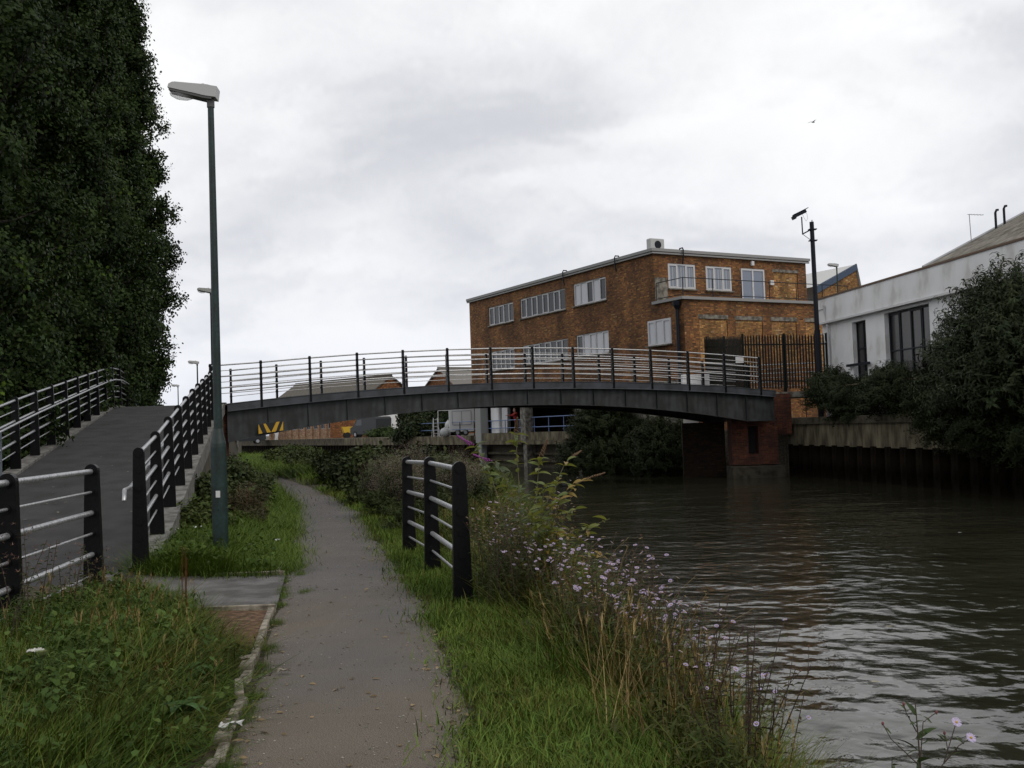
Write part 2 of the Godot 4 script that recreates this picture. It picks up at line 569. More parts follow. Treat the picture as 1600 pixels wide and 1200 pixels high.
func overcast() -> PanoramaSkyMaterial:
	var w := 2048
	var h := 1024
	var a := FastNoiseLite.new()
	a.noise_type = FastNoiseLite.TYPE_SIMPLEX_SMOOTH
	a.seed = 11
	a.frequency = 0.9
	a.fractal_octaves = 6
	a.fractal_gain = 0.5
	a.domain_warp_enabled = true
	a.domain_warp_amplitude = 0.5
	a.domain_warp_frequency = 0.8
	var b := FastNoiseLite.new()
	b.noise_type = FastNoiseLite.TYPE_SIMPLEX_SMOOTH
	b.seed = 29
	b.frequency = 0.32
	b.fractal_octaves = 3
	var data := PackedFloat32Array()
	data.resize(w * h * 3)
	for y in h:
		var el := PI * (0.5 - (y + 0.5) / h)
		var k := y * w * 3
		var ce := cos(el)
		var se := sin(el)
		for x in w:
			var r := 0.11
			var g := 0.11
			var bl := 0.105
			if se > 0.0:
				var az := TAU * (x + 0.5) / w
				var inv := 1.9 / (se + 0.30)
				var px := sin(az) * ce * inv
				var pz := -cos(az) * ce * inv
				var thick := 0.54 + 0.52 * a.get_noise_3d(px, pz * 1.2, 0.0) + 0.75 * b.get_noise_3d(px, pz, 4.0) + 0.26 * sin(az)
				thick = clampf(thick, 0.0, 1.0)
				var low := exp(-se * 9.0)
				var lum := lerpf(0.91, 0.60, smoothstep(0.05, 1.0, thick))
				lum = lerpf(lum, 0.76, low * 0.6)
				var blue := clampf((0.93 - lum) * 0.22 + low * 0.075, 0.0, 0.14)
				r = lum * (1.0 - blue * 0.9)
				g = lum * (1.0 - blue * 0.55)
				bl = lum * (1.0 + blue * 0.35)
			data[k] = r
			data[k + 1] = g
			data[k + 2] = bl
			k += 3
	var im := Image.create_from_data(w, h, false, Image.FORMAT_RGBF, data.to_byte_array())
	var m := PanoramaSkyMaterial.new()
	m.panorama = ImageTexture.create_from_image(im)
	return m

# ---------------------------------------------------------------- leaf and grass shapes shared by the copies
func make_protos() -> void:
	var r := RandomNumberGenerator.new()
	r.seed = 4
	for k in 3:
		var b := MB.new()
		for i in 13:
			var d := Vector3(r.randf_range(-1, 1), r.randf_range(-0.8, 0.9), r.randf_range(-1, 1)).normalized()
			var at := d * r.randf_range(0.03, 0.24)
			var out := (d + Vector3(r.randf_range(-0.6, 0.6), r.randf_range(-0.9, 0.3), r.randf_range(-0.6, 0.6))).normalized()
			var e := r.randf_range(0.75, 1.15)
			b.paint(Color(e, e, e))
			b.leaf(at, out, 0.10, 0.085, 0.5, 2, 0.15)
		protos["round%d" % k] = b.mesh()
	for k in 3:
		var b := MB.new()
		var p := Vector3.ZERO
		var d := Vector3(0.25, 1, 0).normalized()
		var pts := [p]
		for i in 9:
			d = (d + Vector3(0.05, -0.05, 0)).normalized()
			p += d * 0.055
			pts.append(p)
			for s in [-1.0, 1.0]:
				var a := i * 1.57 + r.randf_range(-0.3, 0.3)
				var o := Vector3(cos(a) * s, 0.55, sin(a) * s)
				var e := r.randf_range(0.75, 1.15)
				b.paint(Color(e, e, e))
				b.leaf(p, o, 0.15 * (1.15 - i * 0.06), 0.036, 1.5, 3, 0.2)
		b.paint(Color(0.7, 0.6, 0.5))
		b.tube(pts, [0.004, 0.002], 3, false)
		protos["lance%d" % k] = b.mesh()
	for k in 3:
		var b := MB.new()
		for i in 16:
			var a := r.randf() * TAU
			var o := Vector3(cos(a), r.randf_range(0.2, 1.4), sin(a))
			var e := r.randf_range(0.7, 1.2)
			b.paint(Color(e, e, e))
			b.leaf(Vector3(r.randf_range(-0.1, 0.1), r.randf_range(-0.12, 0.1), r.randf_range(-0.1, 0.1)), o, r.randf_range(0.08, 0.15), 0.02, 0.7, 2, 0.15)
		protos["fine%d" % k] = b.mesh()
	for k in 2:
		var b := MB.new()
		for i in 40:
			var d := Vector3(r.randf_range(-1, 1), r.randf_range(-1, 1.2), r.randf_range(-1, 1)) * 0.16
			var e := r.randf_range(0.7, 1.2)
			b.paint(Color(e, e, e))
			b.leaf(d, Vector3(r.randf_range(-1, 1), r.randf_range(-0.2, 1), r.randf_range(-1, 1)), r.randf_range(0.02, 0.05), 0.016, 0.4, 1, 0.1)
		protos["fluff%d" % k] = b.mesh()
	# grass: blades about one unit tall, spread over a small tuft
	for k in 4:
		var b := MB.new()
		for i in 105:
			var a := r.randf() * TAU
			var o := Vector3(cos(a), 0, sin(a))
			var at := Vector3(r.randfn(0, 0.16), -0.05, r.randfn(0, 0.16))
			var lean := r.randf_range(0.05, 0.55)
			var e := r.randf_range(0.7, 1.2)
			b.paint(Color(e * r.randf_range(0.9, 1.15), e, e * 0.95))
			b.blade(at, o * lean + Vector3.UP, r.randf_range(0.35, 1.05), r.randf_range(0.006, 0.011), r.randf_range(0.2, 1.2), 4)
		protos["tall%d" % k] = b.mesh()
	for k in 3:
		var b := MB.new()
		for i in 165:
			var a := r.randf() * TAU
			var o := Vector3(cos(a), 0, sin(a))
			var at := Vector3(r.randfn(0, 0.13), -0.02, r.randfn(0, 0.13))
			var e := r.randf_range(0.6, 1.3)
			b.paint(Color(e * r.randf_range(0.9, 1.2), e, e * 0.95))
			b.blade(at, o * r.randf_range(0.2, 1.2) + Vector3.UP, r.randf_range(0.04, 0.12), 0.0055, r.randf_range(0.3, 1.2), 2)
		protos["lawn%d" % k] = b.mesh()
	for k in 3:
		var b := MB.new()
		for i in 9:
			var a := r.randf() * TAU
			var o := Vector3(cos(a), 0, sin(a))
			var at := Vector3(r.randf_range(-0.15, 0.15), -0.02, r.randf_range(-0.15, 0.15))
			var e := r.randf_range(0.75, 1.2)
			b.paint(Color(e, e * 0.97, e * 0.9))
			var dir := o * r.randf_range(0.05, 0.5) + Vector3.UP
			b.blade(at, dir, r.randf_range(0.6, 1.0), 0.006, 0.5, 3)
			if i % 2 == 0:
				var tip: Vector3 = at + dir.normalized() * 0.85
				for q in 7:
					b.blade(tip + Vector3.DOWN * q * 0.015, dir + Vector3(r.randf_range(-0.3, 0.3), 0, r.randf_range(-0.3, 0.3)), 0.07, 0.007, 0.4, 1)
		protos["dry%d" % k] = b.mesh()
	# broad herb leaves (dock, comfrey)
	for k in 3:
		var b := MB.new()
		for i in 7:
			var a := i * TAU / 7 + r.randf_range(-0.3, 0.3)
			var e := r.randf_range(0.8, 1.15)
			b.paint(Color(e, e, e))
			b.leaf(Vector3.ZERO, Vector3(cos(a), r.randf_range(0.5, 1.4), sin(a)), r.randf_range(0.2, 0.34), r.randf_range(0.07, 0.11), 1.4, 4, 0.25)
		protos["broad%d" % k] = b.mesh()

# ---------------------------------------------------------------- setting
func land() -> void:
	var zs := [-30.0, -15.0, -6.0, 0.0, 2.0]
	var z := 3.0
	while z < 300.0:
		zs.append(z)
		z += 0.4 if z < 16 else (0.8 if z < 40 else (2.0 if z < 90 else 15.0))
	zs.append_array([400.0, 700.0])
	var lo := [700.0, 300.0, 120.0, 60.0, 40.0, 30.0, 24.0, 20.0, 17.0]
	var o := 15.0
	while o > 2.01:
		lo.append(o)
		o -= 0.4
	lo.append_array([1.8, 1.5, 1.2, 0.95, 0.75, 0.55, 0.35, 0.18, 0.0])
	var rows := []
	for zf in zs:
		var row := []
		var xl := pw(XL, zf)
		var xr := pw(XR, zf)
		for d in lo:
			row.append(Vector3(xl - d, ground(xl - d, zf), -zf))
		for k in 4:
			row.append(Vector3(lerpf(xl, xr + 0.7, [0.05, 0.3, 0.7, 1.0][k]), -2.2, -zf))
		for d in [0.8, 1.2, 3.0, 8.0, 20.0, 60.0, 300.0, 700.0]:
			row.append(Vector3(xr + d, ground(xr + d, zf), -zf))
		rows.append(row)
	var cols: int = rows[0].size()
	var nr := []
	var cr := []
	for i in rows.size():
		var a := []
		var b := []
		for j in cols:
			var p: Vector3 = rows[i][j]
			var dx: Vector3 = rows[i][mini(j + 1, cols - 1)] - rows[i][maxi(j - 1, 0)]
			var dz: Vector3 = rows[mini(i + 1, rows.size() - 1)][j] - rows[maxi(i - 1, 0)][j]
			var n := dx.cross(dz).normalized()
			a.append(n if n.y > 0 else -n)
			var w := 0.5 + fnl.get_noise_2d(p.x * 6.0, p.z * 6.0) * 0.8
			var soil := Color(0.075, 0.058, 0.036).lerp(Color(0.04, 0.055, 0.018), clampf(w, 0.0, 1.0))
			if p.x > pw(XR, zs[i]):
				soil = Color(0.12, 0.11, 0.09)
			b.append(soil)
		nr.append(a)
		cr.append(b)
	var g := MB.new()
	g.used = true
	for i in rows.size() - 1:
		for j in cols - 1:
			for q in [[[i, j], [i, j + 1], [i + 1, j + 1]], [[i, j], [i + 1, j + 1], [i + 1, j]]]:
				var st := g.v.size()
				g.tri(rows[q[0][0]][q[0][1]], rows[q[1][0]][q[1][1]], rows[q[2][0]][q[2][1]], nr[q[0][0]][q[0][1]], nr[q[1][0]][q[1][1]], nr[q[2][0]][q[2][1]])
				for e in 3:
					for t in q:
						if g.v[st + e] == rows[t[0]][t[1]]:
							g.c[st + e] = cr[t[0]][t[1]]
	struct("ground", g, M.earth)
	# the towpath: worn tarmac, sandy where feet have dragged soil on to it
	var p := MB.new()
	p.used = true
	var prev := []
	var pc := []
	var zf := -8.0
	while zf < 80.0:
		var l := pw(PL, zf)
		var r := pw(PR, zf)
		l += fnl.get_noise_2d(zf * 14.0, 40.0) * 0.05 - 0.03
		r += 0.07 + fnl.get_noise_2d(zf * 16.0, 90.0) * 0.08 + fnl.get_noise_2d(zf * 50.0, 10.0) * 0.05
		var row := []
		var cc := []
		for k in 13:
			var t := k / 12.0
			var x := lerpf(l, r, t)
			row.append(Vector3(x, 0.014 + 0.012 * sin(t * PI) - (0.03 if k == 0 or k == 12 else 0.0), -zf))
			var w := clampf(0.42 + fnl.get_noise_2d(x * 9.0, zf * 5.0) * 0.9 + (0.35 if zf < 9.0 else 0.0) - 0.35 * smoothstep(9.0, 12.0, zf) + 0.3 * smoothstep(0.3, 0.5, absf(t - 0.5)), 0.0, 1.0)
			var e := 1.0 + fnl.get_noise_2d(x * 40.0, zf * 30.0) * 0.13 + fnl.get_noise_2d(x * 9.0 + 70.0, zf * 6.0) * 0.13
			cc.append(Color(0.212, 0.196, 0.191).lerp(Color(0.238, 0.199, 0.160), w) * e)
		if prev.size():
			for k in 12:
				for q in [[prev[k], prev[k + 1], row[k + 1], pc[k], pc[k + 1], cc[k + 1]], [prev[k], row[k + 1], row[k], pc[k], cc[k + 1], cc[k]]]:
					var st := p.v.size()
					p.tri(q[0], q[1], q[2], Vector3.UP, Vector3.UP, Vector3.UP)
					for e in 3:
						for t in 3:
							if p.v[st + e] == q[t]:
								p.c[st + e] = q[3 + t]
		prev = row
		pc = cc
		zf += 0.16 if zf < 20.0 else 0.6
	struct("path", p, M.path_tarmac)
	# branch to the ramp gate
	var b := MB.new()
	b.quad(Vector3(-2.70, 0.030, -11.95), Vector3(-2.28, 0.030, -9.66), Vector3(-3.4, 0.05, -9.66), Vector3(-3.4, 0.045, -11.9), Vector3.UP)
	b.quad(Vector3(-3.4, 0.045, -11.9), Vector3(-3.4, 0.05, -9.66), Vector3(-4.9, 0.085, -9.9), Vector3(-4.9, 0.12, -11.9), Vector3.UP)
	struct("pavement", b, M.branch_tarmac)
	var br := MB.new()
	br.used = true
	br.paint(Color(0.17, 0.105, 0.06))
	br.quad(Vector3(-2.32, 0.022, -9.62), Vector3(-2.06, 0.018, -8.0), Vector3(-2.5, 0.03, -8.1), Vector3(-3.3, 0.05, -9.62), Vector3.UP)
	struct("bare_earth", br, M.earth)
	# the edging along the path's left side, stone by stone
	var ke := Node3D.new()
	ke.name = "kerb"
	ke.set_meta("kind", "structure")
	add_child(ke)
	var k0 := 3.6
	while k0 < 9.5:
		var ln := 0.9 if k0 > 7.6 else rng.randf_range(0.22, 0.5)
		var broken := k0 < 7.4
		var a := Vector3(pw(PL, k0) - 0.03, 0, -k0)
		var e := Vector3(pw(PL, k0 + ln) - 0.03, 0, -(k0 + ln))
		if not (broken and rng.randf() < 0.22):
			var s := MB.new()
			s.cbox(Vector3.ZERO, Vector3(rng.randf_range(0.05, 0.10) if broken else 0.055, 0.14, ln * (0.9 if broken else 0.99)), 0.008)
			var o2 := put("kerb_stone", s, M.kerb_stone, ke, (a + e) * 0.5 + Vector3(rng.randf_range(-0.03, 0.03) if broken else 0.0, rng.randf_range(-0.05, 0.0) if broken else -0.012, 0), atan2(a.x - e.x, a.z - e.z) + (rng.randf_range(-0.12, 0.12) if broken else 0.0))
			o2.rotation.z = rng.randf_range(-0.15, 0.15) if broken else 0.0
		k0 += ln
	for seg in [[-4.2, -12.0, -2.72, -11.98], [-3.3, -9.64, -2.28, -9.64], [-2.80, -12.0, -2.95, -12.9]]:
		var s := MB.new()
		var a := Vector3(seg[0], 0.0, seg[1])
		var e := Vector3(seg[2], 0.0, seg[3])
		s.cbox(Vector3.ZERO, Vector3(0.05, 0.15, a.distance_to(e)), 0.006)
		put("kerb_stone", s, M.kerb_stone, ke, (a + e) * 0.5 + Vector3(0, 0.0, 0), atan2(a.x - e.x, a.z - e.z))
	# water: long low waves as geometry, the small ripples as relief
	var wz := [-30.0, -5.0, 2.0]
	var zz := 3.0
	while zz < 130.0:
		wz.append(zz)
		zz += 0.14 if zz < 16 else (0.35 if zz < 40 else 2.0)
	wz.append_array([200.0, 700.0])
	var wv := MB.new()
	var last := []
	for zq in wz:
		var xl := pw(XL, zq) - 0.6
		var xr := pw(XR, zq) + 0.72
		var row := []
		for j in 90:
			row.append(Vector3(lerpf(xl, xr, j / 89.0), 0, -zq))
		if last.size():
			for j in 89:
				var q := [last[j], last[j + 1], row[j + 1], row[j]]
				var n := []
				for i in 4:
					var wvv := swell(q[i])
					q[i].y = wvv.x
					n.append(Vector3(-wvv.y, 1, -wvv.z).normalized())
				wv.tri(q[0], q[1], q[2], n[0], n[1], n[2])
				wv.tri(q[0], q[2], q[3], n[0], n[2], n[3])
		last = row
	struct("water", wv, M.water, Vector3(0, -0.9, 0))

func swell(p: Vector3) -> Vector3:
	# height and its two slopes
	var h := Vector3.ZERO
	for w in [[0.8, 2.1, 0.006, 0.3], [-0.5, 3.4, 0.0045, 1.9], [1.7, 1.2, 0.004, 4.0], [0.3, 5.2, 0.003, 2.2], [-1.4, 4.4, 0.0025, 0.7]]:
		var ph: float = p.x * w[0] + p.z * w[1] + w[3]
		h += Vector3(sin(ph) * w[2], cos(ph) * w[2] * w[0], cos(ph) * w[2] * w[1])
	return h

func ramp() -> void:
	var o := Node3D.new()
	o.name = "ramp"
	o.set_meta("kind", "structure")
	add_child(o)
	var deck := MB.new()
	var kr := MB.new()
	var kl := MB.new()
	var wall := MB.new()
	var beam := MB.new()
	var s := -9.0
	var up := Vector3.UP
	while s < 45.0:
		var s2 := s + 1.0
		var a := ramp_r(s)
		var b := ramp_r(s2)
		var la := a + RN * ramp_w(s)
		var lb := b + RN * ramp_w(s2)
		deck.quad(a + RN * 0.02, b + RN * 0.02, lb, la, up)
		if s > -0.1:
			# raised concrete margins that carry the posts
			for e in [[a, b, RN * -0.16, RN * 0.14, kr], [la, lb, RN * -0.14, RN * 0.16, kl]]:
				var p0: Vector3 = e[0] + e[2]
				var p1: Vector3 = e[1] + e[2]
				var p2: Vector3 = e[1] + e[3]
				var p3: Vector3 = e[0] + e[3]
				var hh := up * 0.05
				var k: MB = e[4]
				k.quad(p0 + hh, p1 + hh, p2 + hh, p3 + hh, up)
				k.quad(p0 + hh, p1 + hh, p1 - up * 0.32, p0 - up * 0.32, -RN)
				k.quad(p3 + hh, p2 + hh, p2 - up * 0.32, p3 - up * 0.32, RN)
			for e in [[a - RN * 0.10, b - RN * 0.10, -RN], [la + RN * 0.10, lb + RN * 0.10, RN]]:
				var d0: Vector3 = Vector3(e[0].x, -0.3, e[0].z)
				var d1: Vector3 = Vector3(e[1].x, -0.3, e[1].z)
				wall.quad(e[0] - up * 0.3, e[1] - up * 0.3, d1, d0, e[2])
		s = s2
	put("deck", deck, M.ramp_tarmac, o)
	put("kerb", kr, M.light_concrete, o)
	put("kerb", kl, M.light_concrete, o)
	put("retaining_wall", wall, M.old_concrete, o)
	# the landing between the ramp's head and the bridge
	var ld := MB.new()
	var n := BA.direction_to(BB).rotated(Vector3.UP, PI / 2)
	var y := Vector3.UP * 2.86
	ld.quad(Vector3(BA.x, 0, BA.z) + y, Vector3(BA.x, 0, BA.z) + n * 3.3 + y, Vector3(-12.2, 0, -40.2) + y, Vector3(-10.3, 0, -35.8) + y, up)
	put("deck", ld, M.ramp_tarmac, o)
	# fallen leaves on the tarmac
	var lf := MB.new()
	for i in 90:
		var q := rng.randf_range(-3.0, 25.0)
		var p := ramp_r(q) + RN * rng.randf_range(0.3, 2.9) + Vector3.UP * 0.012
		lf.leaf(p, Vector3(rng.randf_range(-1, 1), 0.1, rng.randf_range(-1, 1)), rng.randf_range(0.04, 0.08), 0.045, 0.1, 2, 0.1)
	var fl := put("fallen_leaves", lf, mat("dead_leaf", lin(0.3, 0.27, 0.19), 0.8), self)
	tag(fl, "pale fallen leaves strewn over the dark ramp tarmac", "leaves")
	fl.set_meta("kind", "stuff")

# ---------------------------------------------------------------- railings
func post_mesh() -> ArrayMesh:
	if not protos.has("post"):
		var b := MB.new()
		var poly := PackedVector2Array([Vector2(-0.10, -0.25), Vector2(0.10, -0.25), Vector2(0.095, 0.0), Vector2(0.062, 1.34)])
		for i in range(1, 8):
			var a := PI * i / 8.0
			poly.append(Vector2(cos(a) * 0.062, 1.34 + sin(a) * 0.062))
		poly.append(Vector2(-0.062, 1.34))
		poly.append(Vector2(-0.095, 0.0))
		b.prism(poly, 0.075)
		# collars where the rails go through
		for k in 6:
			var y: float = 1.33 - 0.2 * k
			b.tube([Vector3(0, y, -0.05), Vector3(0, y, 0.05)], [0.042 if k % 2 == 0 else 0.03], 8)
		protos["post"] = b.mesh()
	return protos["post"]

func rails(parent: Node3D, bases: Array, ends := 0.0, called_post := "post", called_rail := "rail") -> void:
	# posts at these bases (in the parent's own space) and six tubes through them
	for i in bases.size():
		var t: Vector3 = bases[mini(i + 1, bases.size() - 1)] - bases[maxi(i - 1, 0)]
		put(called_post, post_mesh(), M.post_black, parent, bases[i], atan2(t.x, t.z))
	for k in 6:
		var pts := []
		for b in bases:
			pts.append(b + Vector3.UP * (1.33 - 0.2 * k))
		var r := MB.new()
		r.tube(pts, [0.026 if k % 2 == 0 else 0.013], 8)
		put(called_rail, r, M.galvanised, parent)

func local(bases: Array, o: Vector3) -> Array:
	var out := []
	for b in bases:
		out.append(b - o)
	return out

func railings() -> void:
	# ramp, right-hand side
	var bases := []
	for i in 12:
		bases.append(ramp_r(i * 1.985) + Vector3.UP * 0.05)
	var hp := []
	for b in bases:
		hp.append(b)
	var o := thing("ramp_railing", "long black railing with steel tubes climbing the ramp's right edge beside the lamp post", "railing", bases[0])
	rails(o, local(bases, bases[0]))
	handrail(o, local(bases, bases[0]), RN * 0.11, true)
	# ramp, left-hand side, and on over the crest
	bases = []
	for i in range(-1, 16):
		var s := 2.9 + i * 1.985
		bases.append(ramp_r(s) + RN * ramp_w(s) + Vector3.UP * 0.05)
	o = thing("ramp_railing", "long black railing along the ramp's left edge under the poplars, bending down at its head", "railing", bases[0])
	rails(o, local(bases, bases[0]))
	handrail(o, local(bases, bases[0]), -RN * 0.13, false)
	# near guard rail at the foot of the ramp
	bases = []
	for e in [[-4.12, 10.0], [-3.85, 7.8], [-3.58, 5.6]]:
		bases.append(Vector3(e[0], 0.03, -e[1]))
	o = thing("guard_rail", "near black guard rail with bright steel tubes at lower left, half sunk in tall grass", "railing", bases[0])
	rails(o, local(bases, bases[0]))
	# the two-bay rail between path and water
	bases = [Vector3(-0.53, -0.06, -9.7), Vector3(-0.98, -0.06, -11.8), Vector3(-1.45, -0.1, -13.8)]
	o = thing("guard_rail", "short black two-bay guard rail standing in grass between towpath and canal", "railing", bases[0])
	rails(o, local(bases, bases[0]))

func handrail(parent: Node3D, bases: Array, off: Vector3, tail: bool) -> void:
	var pts := []
	for b in bases:
		pts.append(b + Vector3.UP * 0.93 + off)
	if tail:
		var d: Vector3 = (bases[0] - bases[1]).normalized()
		d.y = 0
		pts.push_front(pts[0] + d * 0.45)
		pts.push_front(pts[0] + d * 0.05 + Vector3.DOWN * 0.12)
	var r := MB.new()
	r.tube(pts, [0.024], 8)
	for i in range(2 if tail else 0, pts.size()):
		r.tube([pts[i], pts[i] - off * 0.9 - Vector3.UP * 0.05], [0.008], 5, false)
	put("handrail", r, M.galvanised, parent)

# ---------------------------------------------------------------- the footbridge
const BA := Vector3(-10.04, 2.80, -36.0)
const BB := Vector3(11.25, 2.78, -44.0)
func deck_y(t: float) -> float:
	return 2.79 + 0.56 * (1.0 - pow((t - 0.5) * 2.0, 2.0))
func soffit_y(t: float) -> float:
	return maxf(2.5 - 1.12 * pow((t - 0.48) * 2.0, 2.0), 1.56 if t > 0.5 else 0.0)

func bridge() -> void:
	var o := thing("footbridge", "arched grey steel footbridge with tubular railings crossing the canal", "bridge", Vector3(BA.x, 0, BA.z), 0.0)
	var d := Vector3(BB.x - BA.x, 0, BB.z - BA.z)
	var ln := d.length()
	o.rotation.y = atan2(-d.z, d.x)
	# own axes: x along the span, -z towards the far side
	var wide := 3.3
	var np := 16
	var deck := MB.new()
	var steps := 48
	for i in steps:
		var t0 := float(i) / steps
		var t1 := float(i + 1) / steps
		var a := Vector3(t0 * ln, deck_y(t0), 0)
		var b := Vector3(t1 * ln, deck_y(t1), 0)
		var w := Vector3(0, 0, -wide)
		deck.quad(a, b, b + w, a + w, Vector3.UP)
		deck.quad(a + Vector3.DOWN * 0.2, b + Vector3.DOWN * 0.2, b + w + Vector3.DOWN * 0.2, a + w + Vector3.DOWN * 0.2, Vector3.DOWN)
	put("deck", deck, M.ramp_tarmac, o)
	for side in 2:
		var zc := 0.06 if side == 0 else -wide - 0.06
		var face := 1.0 if side == 0 else -1.0
		# edge channel
		var e := MB.new()
		for i in steps:
			var t0 := float(i) / steps
			var t1 := float(i + 1) / steps
			var x0 := t0 * ln
			var x1 := t1 * ln
			var prof := [Vector2(-0.1, 0.03), Vector2(0.07, 0.03), Vector2(0.07, 0.0), Vector2(0.055, -0.015), Vector2(0.055, -0.225), Vector2(0.07, -0.24), Vector2(0.07, -0.26), Vector2(-0.1, -0.26)]
			for q in prof.size() - 1:
				var p0: Vector2 = prof[q]
				var p1: Vector2 = prof[q + 1]
				e.quad(Vector3(x0, deck_y(t0) + p0.y, zc + p0.x * face), Vector3(x1, deck_y(t1) + p0.y, zc + p0.x * face), Vector3(x1, deck_y(t1) + p1.y, zc + p1.x * face), Vector3(x0, deck_y(t0) + p1.y, zc + p1.x * face), Vector3(0, (p0.x - p1.x) * -1.0 + 0.001, (p0.y - p1.y) * face))
		put("edge_beam", e, M.bridge_edge, o)
		# web, plate by plate, with a stiffener at each joint
		var zw := zc - 0.10 * face
		for i in np:
			var wbm := MB.new()
			for k in 3:
				var t0 := (i + k / 3.0) / np
				var t1 := (i + (k + 1) / 3.0) / np
				for s in [0.0, 0.014]:
					wbm.quad(Vector3(t0 * ln, deck_y(t0) - 0.24, zw - s * face), Vector3(t1 * ln, deck_y(t1) - 0.24, zw - s * face), Vector3(t1 * ln, soffit_y(t1), zw - s * face), Vector3(t0 * ln, soffit_y(t0), zw - s * face), Vector3(0, 0, face if s == 0.0 else -face))
			put("web_panel", wbm, M.bridge_paint, o)
		for i in range(1, np):
			var t := float(i) / np
			var s := MB.new()
			var top := deck_y(t) - 0.25
			var bot := soffit_y(t) + 0.012
			s.box(Vector3(t * ln, (top + bot) * 0.5, zw + 0.04 * face), Vector3(0.022, top - bot, 0.08))
			put("stiffener", s, M.bridge_paint, o)
		var fl := MB.new()
		for i in steps:
			var t0 := float(i) / steps
			var t1 := float(i + 1) / steps
			for q in [[0.0, Vector3.UP], [-0.025, Vector3.DOWN]]:
				fl.quad(Vector3(t0 * ln, soffit_y(t0) + q[0], zw - 0.13), Vector3(t1 * ln, soffit_y(t1) + q[0], zw - 0.13), Vector3(t1 * ln, soffit_y(t1) + q[0], zw + 0.13), Vector3(t0 * ln, soffit_y(t0) + q[0], zw + 0.13), q[1])
			for z2 in [-0.13, 0.13]:
				fl.quad(Vector3(t0 * ln, soffit_y(t0), zw + z2), Vector3(t1 * ln, soffit_y(t1), zw + z2), Vector3(t1 * ln, soffit_y(t1) - 0.025, zw + z2), Vector3(t0 * ln, soffit_y(t0) - 0.025, zw + z2), Vector3(0, 0, z2))
		put("bottom_flange", fl, M.bridge_paint, o)
		# parapet
		var pr := Node3D.new()
		pr.name = "parapet" if side == 0 else "parapet_001"
		o.add_child(pr)
		var bases := []
		var shift := 0.0 if side == 0 else 1.0
		for i in 14:
			var x := -0.55 + shift + i * 1.735
			if side == 1 and i == 13:
				x += 0.6
			bases.append(Vector3(x, deck_y(clampf(x / ln, 0.0, 1.0)) + 0.03, zc - 0.02 * face))
		rails(pr, bases)
	# cross girders
	for i in range(1, np, 2):
		var t := float(i) / np
		var cg := MB.new()
		cg.box(Vector3(t * ln, deck_y(t) - 0.36, -wide * 0.5), Vector3(0.12, 0.28, wide - 0.1))
		put("cross_girder", cg, M.bridge_paint, o)
	# headroom sign hung on the low end of the girder
	var sg := thing("hazard_sign", "yellow and black striped headroom plate on the bridge girder's low left end", "sign", o.transform * Vector3(1.47, 1.93, 0.16), o.rotation.y)
	var pl := MB.new()
	var wq := 0.86
	var hq := 0.33
	var sk := 0.10
	var at := func(u: float, w: float) -> Vector2: return Vector2((u - 0.5) * wq, (w - 0.5) * hq + (u - 0.5) * sk)
	pl.prism(PackedVector2Array([at.call(0, 0), at.call(1, 0), at.call(1, 1), at.call(0, 1)]), 0.02)
	put("plate", pl, M.hazard_yellow, sg)
	for st in [[0.02, 0.20, 0.16, 0.34], [0.30, 0.72, 0.505, 0.515], [0.86, 1.0, 0.70, 0.84]]:
		var b := MB.new()
		b.prism(PackedVector2Array([at.call(st[0], 1.0), at.call(st[1], 1.0), at.call(st[3], 0.0), at.call(st[2], 0.0)]), 0.006, Transform3D(Basis(), Vector3(0, 0, 0.013)))
		put("stripe", b, M.hazard_black, sg)
	# abutments
	var ab := thing("bridge_abutment", "red brick abutment pier under the bridge's left end beside the towpath", "pier", Vector3(-10.62, 0, -36.55), o.rotation.y)
	var pier := MB.new()
	pier.box(Vector3(0, 0.95, 0.05), Vector3(0.8, 3.3, 0.9))
	pier.box(Vector3(-0.05, 0.95, -1.9), Vector3(0.7, 3.3, 3.0))
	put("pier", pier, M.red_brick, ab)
	ab = thing("bridge_abutment", "red brick pier at the canal's far edge with a narrow dark opening", "pier", Vector3(10.43, 0, -44.9), 0.0)
	pier = MB.new()
	pier.box(Vector3(-0.63, 0.66, 0), Vector3(0.70, 2.0, 0.9))
	pier.box(Vector3(0.58, 0.66, 0), Vector3(0.84, 2.0, 0.9))
	pier.box(Vector3(-0.06, 1.49, 0), Vector3(0.44, 0.34, 0.9))
	pier.box(Vector3(-0.06, -0.11, 0), Vector3(0.44, 0.46, 0.9))
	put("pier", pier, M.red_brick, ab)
	var dk := MB.new()
	dk.box(Vector3(-0.06, 0.72, -0.2), Vector3(0.44, 1.2, 0.04))
	put("opening", dk, M.dark_void, ab)
	pier = MB.new()
	pier.box(Vector3(1.40, 1.8, -0.6), Vector3(0.80, 1.8, 0.9))
	pier.box(Vector3(0.8, 2.1, -2.0), Vector3(0.42, 1.1, 3.7))
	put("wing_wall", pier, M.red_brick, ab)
	var pli := MB.new()
	pli.cbox(Vector3(0.05, -0.74, 0.2), Vector3(2.3, 0.70, 1.3), 0.03)
	put("plinth", pli, M.damp_concrete, ab)
	var lnd := MB.new()
	lnd.box(Vector3(2.4, 2.66, -2.3), Vector3(3.6, 0.24, 3.6))
	put("landing", lnd, M.concrete, ab)

# ---------------------------------------------------------------- far bank
func wall_x(zf: float) -> float:
	return pw(XR, zf)

